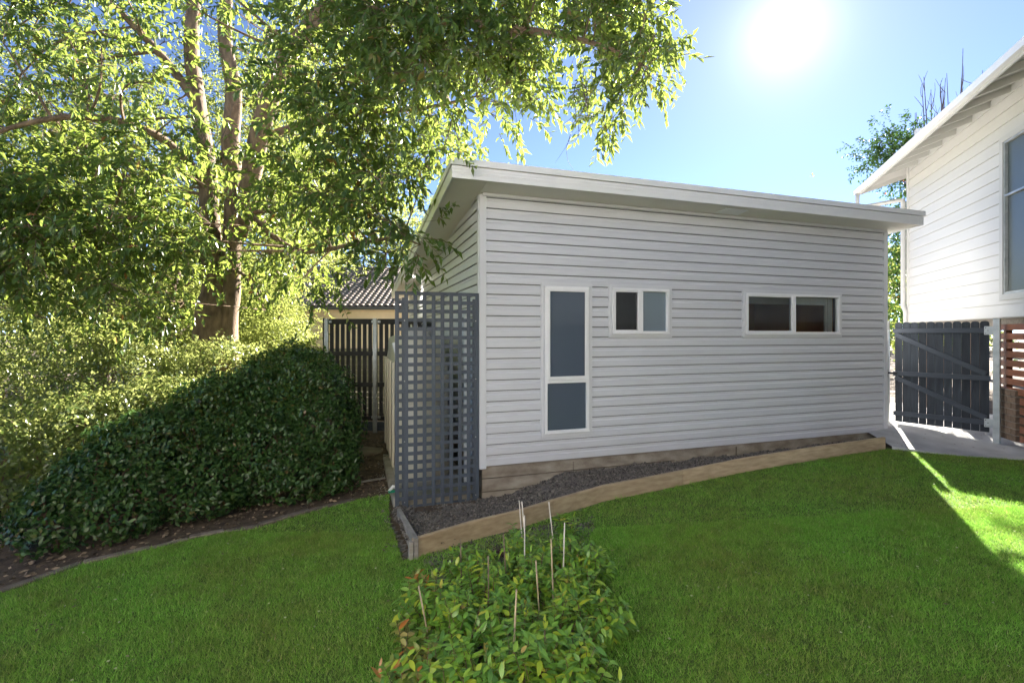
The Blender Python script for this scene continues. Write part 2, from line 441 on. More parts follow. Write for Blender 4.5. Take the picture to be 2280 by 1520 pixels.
M['leaf_back'] = leaf_mat('far light leaf', [(0, (0.06, 0.105, 0.016)), (0.5, (0.11, 0.17, 0.022)), (1, (0.19, 0.24, 0.04))], (0.56, 0.60, 0.17), 0.50, 0.45, .35)
M['leaf_sunny'] = leaf_mat('camellia leaf in sun', [(0, (0.05, 0.09, 0.02)), (0.6, (0.10, 0.15, 0.03)), (1, (0.20, 0.23, 0.07))], (0.60, 0.64, 0.20), 0.48, 0.25, 0.8)
M['leaf_hedge'] = leaf_mat('glossy dark hedge leaf', [(0, (0.020, 0.052, 0.012)), (0.6, (0.040, 0.092, 0.020)), (0.97, (0.07, 0.13, 0.03)), (1, (0.15, 0.10, 0.04))], (0.12, 0.26, 0.03), 0.18, 0.36, 0.4)
M['leaf_shrub'] = leaf_mat('young shrub leaf', [(0, (0.10, 0.24, 0.05)), (0.5, (0.20, 0.40, 0.06)), (0.85, (0.32, 0.50, 0.06)), (0.97, (0.52, 0.58, 0.05)), (1, (0.55, 0.36, 0.14))], (0.45, 0.62, 0.05), 0.30, 0.32, 0.6)
M['leaf_orange'] = leaf_mat('orange tinged young leaf', [(0, (0.12, 0.20, 0.04)), (0.5, (0.26, 0.33, 0.06)), (0.8, (0.42, 0.36, 0.12)), (0.9, (0.50, 0.24, 0.08)), (1, (0.55, 0.17, 0.03))], (0.5, 0.3, 0.05), 0.3, 0.35)
M['leaf_purple'] = leaf_mat('purple leaf', [(0, (0.05, 0.012, 0.03)), (1, (0.16, 0.04, 0.09))], (0.2, 0.04, 0.08), 0.25, 0.35)
M['petal'] = leaf_mat('orange pink petal', [(0, (0.75, 0.2, 0.12)), (1, (0.8, 0.35, 0.2))], (0.8, 0.3, 0.15), 0.4, 0.5)

# ------------------------------------------------------------------ ground outlines
def gpt(px, py, h=0.0, hf=zg):
    z = 0.0
    for _ in range(12):
        p = gp(px, py, z)
        z = float(hf(p.x, p.y)) + h
    return gp(px, py, z)
EDGE = [gpt(px, py) for px, py in ((-260, 1425), (0, 1320), (183, 1256), (336, 1222), (420, 1200), (577, 1172), (691, 1138), (790, 1112), (868, 1100))]
SLEEPER = [gpt(px, py, 0.20) for px, py in ((921, 1200), (1055, 1160), (1160, 1135), (1232, 1113), (1348, 1080), (1420, 1067), (1521, 1047), (1657, 1020), (1815, 995), (1972, 973))]
BACK_L = gpt(884, 1134, 0.1)
PATH_EDGE = [Vector((6.55, 8.36, .2)), gpt(2120, 1011, 0.02), gpt(2280, 1022, 0.02), gpt(2500, 1040, 0.02), Vector((12, 6.6, .2))]
def inside(poly, x, y):
    x = np.asarray(x); y = np.asarray(y); r = np.zeros(x.shape, bool)
    n = len(poly)
    for i in range(n):
        x1, y1 = poly[i][0], poly[i][1]; x2, y2 = poly[(i + 1) % n][0], poly[(i + 1) % n][1]
        c = ((y1 > y) != (y2 > y)) & (x < (x2 - x1) * (y - y1) / ((y2 - y1) if y2 != y1 else 1e-9) + x1)
        r ^= c
    return r
LAWN = [(-14, -3), (-9, 1.0)] + [(p.x, p.y) for p in EDGE] + [(-1.62, 6.35), (-1.50, 5.95), (SLEEPER[0].x - .10, SLEEPER[0].y - .05)] \
    + [(p.x, p.y - .045) for p in SLEEPER[1:]] + [(p.x, p.y) for p in PATH_EDGE] + [(12, -3)]
# the planted patch in the middle of the lawn, bare soil
PATCH = [(p.x, p.y) for p in (gpt(925, 1215), gpt(960, 1300), gpt(955, 1400), gpt(930, 1520), gpt(900, 1640), gpt(1230, 1640), gpt(1260, 1520), gpt(1290, 1400), gpt(1310, 1300), gpt(1325, 1230), gpt(1325, 1150), gpt(1240, 1160), gpt(1050, 1200))]

# ------------------------------------------------------------------ ground sheets
def axis(a, b, fine, far):
    pts = list(np.arange(a, b + 1e-6, fine)); s = fine * 2; x = b
    hi = []
    while x < far: x += s; s *= 1.6; hi.append(x)
    s = fine * 2; x = a; lo = []
    while x > -far: x -= s; s *= 1.6; lo.append(x)
    return np.array(lo[::-1] + pts + hi)
gx, gy = axis(-10, 12, .3, 700), axis(-4, 16, .3, 700)
X, Y = np.meshgrid(gx, gy)
Zg = zg(X, Y) - 0.012
far_ = np.maximum(0, np.hypot(X, Y - 6) - 18)
V = np.stack([X, Y, Zg - 0.0 * far_], -1).reshape(-1, 3)
def grid_faces(nx, ny):
    i = np.arange((nx - 1) * (ny - 1)); r, c = i // (nx - 1), i % (nx - 1)
    a = r * nx + c
    return np.stack([a, a + 1, a + nx + 1, a + nx], 1)
np_obj('ground', V, grid_faces(len(gx), len(gy)), M['litter_ground'], kind='structure', smooth_=True)
# lawn sheet
st = .06
lx, ly = np.arange(-9, 11.0, st), np.arange(-3, 9.4, st)
X, Y = np.meshgrid(lx, ly)
V = np.stack([X, Y, zg(X, Y)], -1).reshape(-1, 3)
Fc = grid_faces(len(lx), len(ly))
cc = V[Fc].mean(1)
# worn, broken edge round the planted patch
wob = .10 * np.sin(cc[:, 0] * 9) + .08 * np.sin(cc[:, 1] * 13 + 1)
keep = inside(LAWN, cc[:, 0], cc[:, 1]) & ~inside(PATCH, cc[:, 0] + wob * .5, cc[:, 1] + wob)
Fc = Fc[keep]
used, inv = np.unique(Fc, return_inverse=True)
np_obj('lawn', V[used], inv.reshape(Fc.shape), M['lawn'], kind='structure', smooth_=True)
# grass blades
def grass(n, x0, x1, y0, y1, hmin, hmax, w, extra=None):
    x = rng.uniform(x0, x1, n); y = rng.uniform(y0, y1, n)
    k = inside(LAWN, x, y) & ((x / np.maximum(y, .1) < 1.7) & (x / np.maximum(y, .1) > -1.4))
    wb = .10 * np.sin(x * 9) + .08 * np.sin(y * 13 + 1)
    inn = inside(PATCH, x + wb * .5, y + wb)
    k &= (~inn) | (rng.random(n) < .38)
    x, y = x[k], y[k]; n = len(x)
    tuft = .75 + .45 * np.sin(x * 5.1 + 2 * np.sin(y * 3.7)) * np.sin(y * 4.3 + 1.7 * np.sin(x * 2.9))
    h = rng.uniform(hmin, hmax, n) * (0.75 + .4 * tuft)
    a = rng.uniform(0, 2 * np.pi, n); b = rng.uniform(0, 2 * np.pi, n); lean = rng.uniform(.15, 1.0, n) * h
    z = zg(x, y) - .004
    ww = w * rng.uniform(.7, 1.3, n)
    p0 = np.stack([x - np.cos(a) * ww, y - np.sin(a) * ww, z], 1)
    p1 = np.stack([x + np.cos(a) * ww, y + np.sin(a) * ww, z], 1)
    p2 = np.stack([x + np.cos(b) * lean, y + np.sin(b) * lean, z + h], 1)
    return np.stack([p0, p1, p2], 1).reshape(-1, 3)
vs = [grass(700000, -6, 7, 2.3, 5.6, .012, .042, .0024), grass(480000, -6, 9.5, 5.0, 9.2, .014, .036, .0030)]
vs = np.concatenate(vs)
np_obj('grass', vs, np.arange(len(vs)).reshape(-1, 3), M['grass'], kind='stuff')['label'] = 'short mown green lawn grass'
# taller tufts, straw and fresh clumps that break up the turf
n = 5200
x = rng.uniform(-6, 9, n); y = rng.uniform(2.7, 9, n); k = inside(LAWN, x, y) & ~inside(PATCH, x, y); x, y = x[k], y[k]
m_ = 9; cx = np.repeat(x, m_) + rng.normal(0, .012, len(x) * m_); cy = np.repeat(y, m_) + rng.normal(0, .012, len(x) * m_); n = len(cx)
a = rng.uniform(0, 6.28, n); b = rng.uniform(0, 6.28, n); h = np.repeat(rng.uniform(.025, .06, len(x)), m_) * rng.uniform(.7, 1.2, n); w = .0026; z = zg(cx, cy)
q = np.stack([np.stack([cx - np.cos(a) * w, cy - np.sin(a) * w, z], 1), np.stack([cx + np.cos(a) * w, cy + np.sin(a) * w, z], 1), np.stack([cx + np.cos(b) * h * .7, cy + np.sin(b) * h * .7, z + h], 1)], 1).reshape(-1, 3)
o = np_obj('grass_tufts', q, np.arange(len(q)).reshape(-1, 3), M['grass'], kind='stuff'); o['label'] = 'slightly longer grass tufts scattered in the lawn'
# stray pale clippings and weed flowers
n = 900
x = rng.uniform(-5, 9, n); y = rng.uniform(2.9, 8.4, n); k = inside(LAWN, x, y) & ~inside(PATCH, x, y); x, y = x[k], y[k]; n = len(x)
a = rng.uniform(0, 6.28, n); L = rng.uniform(.006, .014, n); z = zg(x, y) + .032
q = np.stack([np.stack([x + np.cos(a + t) * L * s, y + np.sin(a + t) * L * s, z + np.sin(t) * .002], 1) for t, s in ((0, 1), (1.57, .7), (3.14, 1), (4.71, .7))], 1).reshape(-1, 3)
M['fleck'] = mat('pale clover bloom', (0.34, 0.38, 0.20), 0.8, 0.2, 5.0, island=.4)
o = np_obj('clover', q, np.arange(len(q)).reshape(-1, 4), M['fleck'], kind='stuff'); o['label'] = 'tiny pale clover blooms and clippings in the lawn'

# ------------------------------------------------------------------ soil bed and its sleepers
def wall_pt(s, d=0.0): return BLD + BU * s - BV * d
NS = 90
def bed_row(t):                        # t along the bed 0..1 : front point (on the sleepers) and back point (at the wall or under the trellis)
    f = t * (len(SLEEPER) - 1); i = min(int(f), len(SLEEPER) - 2); u = f - i
    fr = SLEEPER[i].lerp(SLEEPER[i + 1], u)
    s = (fr - BLD).dot(BU)
    return fr, s
bedv, nx_, ny_ = [], 0, 16
rows = [bed_row(k / NS) for k in range(NS + 1)]
lead = 16
sl0 = rows[0][0]
cols = []
for k in range(lead):                  # the end under the trellis: between the left board and the first sleeper corner
    u = k / lead
    f = BACK_L.lerp(sl0, u); s = -1.10 + (rows[0][1] + 1.10) * u
    cols.append((f, wall_pt(s, 0.02 if s > -.05 else -.02)))
for fr, s in rows: cols.append((fr, wall_pt(s, 0.03)))
def wallh(s): return float(-.12 + .29 * smooth(np.array((s + .1) / 1.7)) + .06 * smooth(np.array((s - 4) / 3.5)))
for j in range(ny_):
    v = j / (ny_ - 1)
    for f, b in cols:
        s = (b - BLD).dot(BU)
        zb = wallh(s); zf = f.z - .045 if s > -.4 else min(f.z - .06, .02)
        p = f.lerp(b, v); zz = zf * (1 - v) ** 1.2 + zb * (1 - (1 - v) ** 1.2)
        zz += .022 * math.sin(p.x * 7.3 + p.y * 3) * math.sin(p.y * 9.1) + rng.normal() * .008
        bedv.append((p.x, p.y, zz))
np_obj('garden_soil', np.array(bedv), grid_faces(len(cols), ny_), M['soil'], kind='structure', smooth_=True)
BEDV = np.array(bedv)
# bare soil under the young shrubs and round the bed's corner
def sheet(name, poly, m, dz, step=.08, noise=.012):
    xs = np.arange(min(p[0] for p in poly) - step, max(p[0] for p in poly) + step, step); ys = np.arange(min(p[1] for p in poly) - step, max(p[1] for p in poly) + step, step)
    X, Y = np.meshgrid(xs, ys)
    V = np.stack([X, Y, zg(X, Y) + dz + rng.normal(0, noise, X.shape)], -1).reshape(-1, 3)
    Fc = grid_faces(len(xs), len(ys)); c = V[Fc].mean(1); Fc = Fc[inside(poly, c[:, 0], c[:, 1])]
    u, inv = np.unique(Fc, return_inverse=True)
    return np_obj(name, V[u], inv.reshape(Fc.shape), m, kind='structure', smooth_=True)
big = [(-1.75, 6.5), (-1.35, 5.3), (-1.15, 4.2), (-1.3, 2.9), (-1.0, 2.2), (1.0, 2.2), (1.2, 4.0), (1.35, 5.2), (1.2, 6.1)] + [(p.x, p.y + .02) for p in SLEEPER[::-1][5:]]
sheet('planting_soil', big, M['soil'], -.010, .06, .004)

def crumbs(name, label, P, r0, r1, m):
    n = len(P); r = rng.uniform(r0, r1, n) * (1 + 1.0 * (rng.random(n) > .93))
    base = np.array([(1, 0, 0), (-.5, .87, 0), (-.5, -.87, 0), (0, 0, .9), (0, 0, -.6)])
    fs = np.array([(0, 1, 3), (1, 2, 3), (2, 0, 3), (1, 0, 4), (2, 1, 4), (0, 2, 4)])
    a = rng.uniform(0, 6.28, n); ca, sa = np.cos(a), np.sin(a)
    B = np.repeat(base[None], n, 0) * rng.uniform(.6, 1.3, (n, 5, 1)) * r[:, None, None]
    x = B[..., 0] * ca[:, None] - B[..., 1] * sa[:, None]; y = B[..., 0] * sa[:, None] + B[..., 1] * ca[:, None]
    V = np.stack([x, y, B[..., 2]], -1) + P[:, None, :]
    Fx = fs[None] + (np.arange(n) * 5)[:, None, None]
    o = np_obj(name, V.reshape(-1, 3), Fx.reshape(-1, 3), m, kind='stuff'); o['label'] = label
k = rng.integers(len(cols) * 2, len(BEDV), 11000)
P = BEDV[k] + rng.normal(0, 1, (11000, 3)) * (.03, .018, .002) + (0, 0, .002)
P = P[[(-.02 < 1) and ((Vector(p) - BLD).dot(BV) < -.03 or (Vector(p) - BLD).dot(BU) < -.1) for p in P]]
crumbs('soil_crumbs', 'loose dark soil crumbs in the raised bed', P, .006, .02, M['clod'])
x = rng.uniform(-1.7, 1.4, 9000); y = rng.uniform(2.3, 7.0, 9000)
k = inside(PATCH, x, y) | (inside(big, x, y) & (x < -1.02) & (y > 4.95)); x, y = x[k], y[k]
crumbs('soil_crumbs', 'loose soil crumbs around the young shrubs', np.stack([x, y, zg(x, y) + .004], 1), .004, .014, M['clod'])

sb = thing('sleeper_edging', 'low pine sleeper edging holding the soil bed before the grey studio', 'garden edging', SLEEPER[0])
S0 = Matrix.Translation(-SLEEPER[0])
for i, (a, b) in enumerate(zip(SLEEPER[:-1:3], SLEEPER[3::3])):
    i0 = i * 3
    mb = MB()
    ps = [S0 @ SLEEPER[i0 + j] for j in range(4)]
    outer = []
    for j, p in enumerate(ps):
        t = (ps[min(j + 1, 3)] - ps[max(j - 1, 0)]); nrm = Vector((-t.y, t.x, 0)).normalized()
        outer.append((p, nrm, t))
    vs = []
    for j, (p, nrm, t) in enumerate(outer):
        if j == 0: p = p + t.normalized() * .004
        if j == 3: p = p - t.normalized() * .004
        for (d, zz) in ((0, -.26), (0, -.006), (.006, 0), (.044, 0), (.05, -.006), (.05, -.26)):
            vs.append(p + nrm * d + Vector((0, 0, zz)))
    fs = []
    for j in range(3):
        for q in range(6):
            a0, b0 = j * 6 + q, j * 6 + (q + 1) % 6
            fs.append((a0, b0, b0 + 6, a0 + 6))
    fs += [tuple(range(5, -1, -1)), tuple(range(18, 24))]
    mb.add(vs, [f[::-1] for f in fs])
    mb.obj('sleeper', M['timber'], sb)
lb = thing('side_board', 'short grey weathered board closing the left end of the soil bed below the trellis', 'garden edging', BACK_L)
d = (SLEEPER[0] - BACK_L); dl = Vector((d.x, d.y, 0)).length
mb = MB()
slp = (SLEEPER[0].z - BACK_L.z) / dl
mb.prism([(0, -.22), (.045, -.22), (.045, 0), (0, 0)], 0, dl + .02)
for i, v in enumerate(mb.v):
    mb.v[i] = (v[0], v[1], v[2] + slp * v[0] + .012)
o = mb.obj('board', M['timber_old'], lb); lb.rotation_euler = (0, 0, math.atan2(d.y, d.x))
mb = MB(); mb.bbox(dl - .03, dl + .02, -.05, -.004, -.25, slp * dl - .02); mb.obj('corner_peg', M['timber_old'], lb)

# ------------------------------------------------------------------ concrete path on the right, rising to the gate
def path_h(x, y): 
    return .215 + .20 * float(smooth(np.array((y - 7.9) / 1.6)))
mb = MB()
N = 14
fr = [Vector((6.55, 8.36, 0)), PATH_EDGE[1], PATH_EDGE[2], PATH_EDGE[3], Vector((10.6, 6.9, 0))]
fr = [Vector((p.x, p.y, 0)) for p in fr]
bk = [Vector((6.9, 12.5, 0)), Vector((7.6, 12.5, 0)), Vector((8.6, 12.5, 0)), Vector((9.6, 12.5, 0)), Vector((10.6, 12.5, 0))]
top = []
for j in range(N + 1):
    v = j / N
    for a, b in zip(fr, bk):
        p = a.lerp(b, v); top.append((p.x, p.y, path_h(p.x, p.y)))
mb.add(top, [(r * 5 + c, r * 5 + c + 1, (r + 1) * 5 + c + 1, (r + 1) * 5 + c) for r in range(N) for c in range(4)])
mb.add([(p.x, p.y, path_h(p.x, p.y)) for p in fr] + [(p.x, p.y - .004, path_h(p.x, p.y) - .2) for p in fr], [(i + 5, i + 6, i + 1, i) for i in range(4)])
o = mb.obj('path', M['concrete'], None, kind='structure')

# ------------------------------------------------------------------ mulch, litter and edging on the left
P = []
ev = [(p.x, p.y) for p in EDGE]
mulch = ev + [(-1.9, 7.3), (-2.0, 9.8), (-8, 12), (-12, 6), (-9, 2)]
x = rng.uniform(-8, -1.5, 11000); y = rng.uniform(3.0, 10.5, 11000); k = inside(mulch, x, y); x, y = x[k], y[k]; n = len(x)
a = rng.uniform(0, 6.28, n); L = rng.uniform(.012, .035, n); tilt = rng.uniform(-.6, .6, n); z = zg(x, y) + rng.uniform(0, .02, n)
q = np.stack([np.stack([x + np.cos(a + t) * L * s, y + np.sin(a + t) * L * s, z + np.sin(t) * tilt * L + .004], 1) for t, s in ((0, 1), (1.57, .4), (3.14, 1), (4.71, .4))], 1).reshape(-1, 3)
o = np_obj('leaf_litter', q, np.arange(len(q)).reshape(-1, 4), M['litter'], kind='stuff'); o['label'] = 'brown fallen leaves over the mulch under the hedge'
ed = thing('garden_edging', 'curving low edging of worn concrete blocks between the left lawn and the hedge', 'garden edging', EDGE[1])
# resample the edge into blocks of about half a metre
ptsE = EDGE[:-1]; seg = []
for a, b in zip(ptsE[:-1], ptsE[1:]):
    L = (b - a).length; k = max(1, round(L / .45))
    for i in range(k): seg.append((a.lerp(b, i / k), a.lerp(b, (i + 1) / k)))
for (a, b) in seg:
    d = b - a; L = d.length
    Mx = Matrix.Translation(a - EDGE[1] + Vector((0, 0, rng.uniform(-.012, .010)))) @ Matrix.Rotation(math.atan2(d.y, d.x) + rng.normal() * .03, 4, 'Z') @ Matrix.Rotation(rng.normal() * .05, 4, 'X')
    mb = MB(); mb.bbox(.006, L - .006, -.03, .06, -.08, .028, .010, M=Mx)
    mb.obj('edging_block', M['stone'], ed)
def rock(name, label, c, r, m, seed, cat='rock'):
    import bmesh
    bm = bmesh.new(); bmesh.ops.create_icosphere(bm, subdivisions=2, radius=1)
    rs = random.Random(seed)
    for v in bm.verts: v.co = Vector((v.co.x * r[0], v.co.y * r[1], v.co.z * r[2])) * (1 + rs.uniform(-.14, .14))
    me = bpy.data.meshes.new(name); bm.to_mesh(me); bm.free(); me.materials.append(m)
    return tag(link(me, name, None, loc=c), label, cat)
rock('flat_stone', 'flat brown stone lying on the bare earth beside the hedge near the dark slat fence', gpt(808, 1005, .0), (.36, .34, .05), M['rock'], 3)
mbk = MB(); c = gpt(830, 1068, .02); mbk.bbox(-.2, .2, -.02, .02, -.012, .012, .004, M=Matrix.Rotation(.6, 4, 'Z'))
tag(mbk.obj('timber_offcut', M['timber_old']), 'thin timber offcut lying on the dirt left of the tank slab', 'timber').location = c
k = 110
P = np.array([gpt(*q) for q in zip(rng.uniform(838, 878, k), rng.uniform(1030, 1118, k))]) + (0, 0, .008)
crumbs('gravel', 'pale gravel spilled beside the tank slab', P, .006, .015, M['slab'])

# ------------------------------------------------------------------ the grey clad building
LEN, DEP = 7.93, 9.0
Z0, PITCH, ZTOP = .34, .15, 4.14
SLOPE = .0865
gb = thing('garden_studio', 'grey vinyl clad garden studio with a white edged skillion roof and three windows', 'building', BLD, BA)
def wtop(y): return ZTOP - SLOPE * y
# shell behind the boards, with openings for the windows left out of the front
WINS = {}
def rect(x0, y0, x1, y1):
    s0, zt = facade(x0, y0); s1, zb = facade(x1, y1)
    return s0, s1, zb, zt
def winrect(x0, y0, x1, y1, yb0):
    s0, zt = facade(x0, y0); s1, _ = facade(x1, y1); _, zb = facade(x0, yb0)
    return s0, s1, zb, zt
wins = {'tall': winrect(1211, 637, 1309, 641, 965), 'small': winrect(1361, 641, 1487, 646, 743), 'wide': winrect(1657, 652, 1866, 659, 744)}
trims = {}
for kx, (a, b, c, d) in wins.items():
    r0 = Z0 + PITCH * round((c - .05 - Z0) / PITCH); r1 = Z0 + PITCH * math.ceil((d - Z0) / PITCH - .35)
    trims[kx] = (a - .055, b + .055, c - .055, d + .05, r0, r1)
# front boards
PROF = [(-.006, .012), (-.023, .012), (-.0242, .018), (-.022, .098), (-.0095, .114), (-.0080, .1495), (-.0055, .1495), (-.0065, .116), (-.019, .096)]
CORN = .075
nrow = int((ZTOP - Z0) / PITCH) + 1
xl, xr = CORN - .01, LEN - .055
def board(parent, x0, x1, z, lo=0.0, hi=9.0, dy=0.0, name='siding_board'):
    mb = MB(); mb.prism([(p - dy, min(max(q, lo), hi) + z) for p, q in PROF], x0, x1)
    return mb.obj(name, M['siding'], parent)
for r in range(nrow):
    z = Z0 + r * PITCH
    top = min(9, ZTOP - .02 - z)
    if top < .02: continue
    j = [2.35, 4.9, 3.5, 5.9, 1.0][(r * 3) % 5] + rng.uniform(-.3, .3)      # sheets lap at a joint somewhere along each course
    spans = [(xl, xr, 0.0, top)]
    for kx, (a, b, c, d, r0, r1) in trims.items():
        if z + PITCH > c + .012 and z < d - .004:
            ns = []
            for (u, v, lo, hi) in spans:
                if u < a and v > b:
                    ns += [(u, a + .002, lo, hi), (b - .002, v, lo, hi)]
                    if c - z > .03: ns.append((a + .003, b - .003, lo, c - z + .004))
                    if z + PITCH - d > .02: ns.append((a + .003, b - .003, d - z - .004, hi))
                else: ns.append((u, v, lo, hi))
            spans = ns
    for (u, v, lo, hi) in spans:
        if u + .5 < j < v - .5:
            board(gb, u, j, z, lo, hi); board(gb, j - .02, v, z, lo, hi, .0012)
        else: board(gb, u, v, z, lo, hi)
# gable (left) wall boards: local x<0 side, running back
for r in range(nrow):
    z = Z0 + r * PITCH
    y1 = min(DEP, (ZTOP - z) / SLOPE)
    if y1 < .3: continue
    mb = MB()
    mb.prism([(p, q + z) for p, q in PROF], 0, y1 - .06, M=Matrix.Translation((0, DEP if False else y1, 0)) @ Matrix.Rotation(R(-90), 4, 'Z'))
    mb.obj('siding_board', M['siding'], gb)
# corner posts
mb = MB(); mb.bbox(-.022, CORN, -.029, .02, Z0 - .025, ZTOP - .01, .003); mb.bbox(-.029, .004, .0205, CORN + .02, Z0 - .025, ZTOP - .02, .003)
mb.obj('corner_trim', M['trim'], gb)
mb = MB(); mb.bbox(LEN - CORN, LEN + .022, -.029, .02, Z0 - .02, ZTOP - .01, .003); mb.bbox(LEN, LEN + .024, .0205, CORN, Z0 - .02, ZTOP - .02, .003)
mb.obj('corner_trim', M['trim'], gb)
# solid inner walls (front with openings), right and back walls
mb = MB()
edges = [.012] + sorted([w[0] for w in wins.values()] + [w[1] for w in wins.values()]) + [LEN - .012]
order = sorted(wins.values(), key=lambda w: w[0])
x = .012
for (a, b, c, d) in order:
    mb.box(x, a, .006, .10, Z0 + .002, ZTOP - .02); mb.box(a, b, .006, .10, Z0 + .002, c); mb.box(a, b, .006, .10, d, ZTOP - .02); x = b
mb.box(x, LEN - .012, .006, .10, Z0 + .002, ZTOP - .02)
mb.obj('wall', M['slot_shade'], gb)
mb = MB()
mb.prism([(.101, Z0 + .032), (DEP, Z0 + .032), (DEP, wtop(DEP)), (.101, wtop(.1) - .02)], .012, .10)
mb.obj('wall', M['slot_shade'], gb)
mb = MB()
mb.prism([(.101, Z0 + .032), (DEP, Z0 + .032), (DEP, wtop(DEP)), (.101, wtop(.1) - .02)], LEN - .10, LEN - .004)
mb.box(.1, LEN - .1, DEP - .1, DEP - .002, Z0 + .032, wtop(DEP) - .01)
mb.obj('wall', M['siding'], gb)
# foundation
mb = MB()
mb.box(.03, LEN - .03, .02, .0055 + .3, -.5, Z0 + .03)
mb.box(.03, .33, .31, DEP - .05, -.5, Z0 + .03)
mb.box(LEN - .33, LEN - .03, .31, DEP - .05, -.5, Z0 + .03)
mb.obj('foundation', M['foundation'], gb)
mb = MB()
for zz, xa, xb in ((.165, .02, 3.2), (-.02, .02, .62)):
    mb.bbox(xa, xb, .006, .019, zz, zz + .012, .003)
mb.bbox(1.42, 1.425, .008, .019, -.1, .3, .001); mb.bbox(4.42, 4.43, .008, .019, 0, .3, .001)
M['seam'] = mat('dark seam in concrete', (0.13, 0.105, 0.08), 0.9, 0.3, 9.0); mb.obj('formwork_seam', M['seam'], gb)
# windows -------------------------------------------------------------
def frame_ring(mb, x0, x1, z0, z1, w, y0, y1, b=.004):
    mb.bbox(x0, x1, y0, y1, z1 - w, z1, b); mb.bbox(x0, x1, y0, y1, z0, z0 + w, b)
    mb.bbox(x0, x0 + w, y0 + .0006, y1 - .0006, z0 + w - .003, z1 - w + .003, b); mb.bbox(x1 - w, x1, y0 + .0006, y1 - .0006, z0 + w - .003, z1 - w + .003, b)
def window(kx, mull=None, transom=None):
    a, b, c, d = wins[kx]; ta, tb, tc, td, r0, r1 = trims[kx]
    mb = MB(); frame_ring(mb, a, b, c, d, .042, -.046, .03)
    w = mb.obj('window', M['frame'], gb)
    mb = MB(); frame_ring(mb, ta, tb, tc, td, .052, -.033, .004, .003)
    mb.obj('trim', M['trim'], w)
    mb = MB(); mb.bbox(a - .006, b + .006, -.058, -.0465, c - .004, c + .014, .003); mb.obj('sill', M['frame'], w)
    return w, a + .042, b - .042, c + .042, d - .042
def pane(w, x0, x1, z0, z1, m, y=0.0):
    mb = MB(); mb.add([(x0, y, z0), (x1, y, z0), (x1, y, z1), (x0, y, z1)], [(0, 1, 2, 3)]); mb.obj('pane', m, w)
def recess(w, x0, x1, z0, z1, depth, m, name='interior'):
    mb = MB()
    mb.add([(x0, .12, z0), (x1, .12, z0), (x1, .12, z1), (x0, .12, z1), (x0, depth, z0), (x1, depth, z0), (x1, depth, z1), (x0, depth, z1)],
           [(4, 5, 6, 7), (0, 4, 7, 3), (1, 2, 6, 5), (3, 7, 6, 2), (0, 1, 5, 4)])
    return mb.obj(name, m, w)
# tall: awning sash over a fixed pane
w, x0, x1, z0, z1 = window('tall')
_, ztr = facade(1211, 850)
mb = MB(); mb.bbox(x0 - .002, x1 + .002, -.052, .02, ztr - .022, ztr + .022, .004); mb.obj('transom', M['frame'], w)
mb = MB(); frame_ring(mb, x0 - .018, x1 + .018, ztr + .026, z1 + .018, .052, -.062, -.0475, .004); mb.obj('sash', M['frame'], w)
pane(w, x0 - .01, x1 + .01, ztr + .02, z1, M['glass_blue'], -.03)
pane(w, x0 - .01, x1 + .01, z0 - .01, ztr - .02, M['glass_blue'], -.012)
recess(w, x0 - .05, x1 + .05, z0 - .05, z1 + .05, .6, M['roomdark'])
# small slider
w, x0, x1, z0, z1 = window('small')
xm = facade(1423, 700)[0]
mb = MB(); mb.bbox(xm - .045, xm + .045, -.050, .02, z0 - .002, z1 + .002, .004); mb.obj('mullion', M['frame'], w)
mb = MB(); frame_ring(mb, x0 - .004, xm - .02, z0 - .004, z1 + .004, .022, -.040, -.012, .003); mb.obj('sash', M['frame'], w)
pane(w, x0, xm - .03, z0, z1, M['glass_screen'], -.02)
pane(w, xm + .03, x1, z0, z1, M['glass_pale'], -.004)
recess(w, x0 - .05, x1 + .05, z0 - .05, z1 + .05, .6, M['roomdark'])
# wide slider into the brown room
w, x0, x1, z0, z1 = window('wide')
xm = facade(1763, 700)[0]
mb = MB(); mb.bbox(xm - .045, xm + .045, -.050, .02, z0 - .002, z1 + .002, .004); mb.obj('mullion', M['frame'], w)
mb = MB(); frame_ring(mb, x0 - .004, xm - .02, z0 - .004, z1 + .004, .022, -.040, -.012, .003); mb.obj('sash', M['frame'], w)
pane(w, x0, xm - .03, z0, z1, M['glass_screen'], -.02)
pane(w, xm + .03, x1, z0, z1, M['glass'], -.004)
recess(w, x0 - .05, x1 + .3, z0 - .3, z1 + .05, 2.2, M['room'])
bz = z1 - .17 * (z1 - z0)
mb = MB(); mb.box(x0, x1 - .2, .05, .058, bz, z1); mb.bbox(x0, x1 - .2, .046, .068, bz - .03, bz, .004); mb.obj('roller_blind', M['blind'], w)
mb = MB()
for k in range(6):
    mb.bbox(x1 - .19 + k * .034, x1 - .16 + k * .034, .07 + .012 * (k % 2), .10 + .012 * (k % 2), z0 - .04, z1, .008)
mb.obj('curtain', M['blind'], w)
mb = MB(); q = x1 - .225
mb.tube([(q, .045, bz), (q - .008, .045, (z0 + z1) / 2), (q - .02, .045, z0 + .13), (q, .045, z0 + .08), (q + .02, .045, z0 + .12), (q + .015, .045, bz)], .004, 4); mb.obj('blind_cord', M['blind'], w)
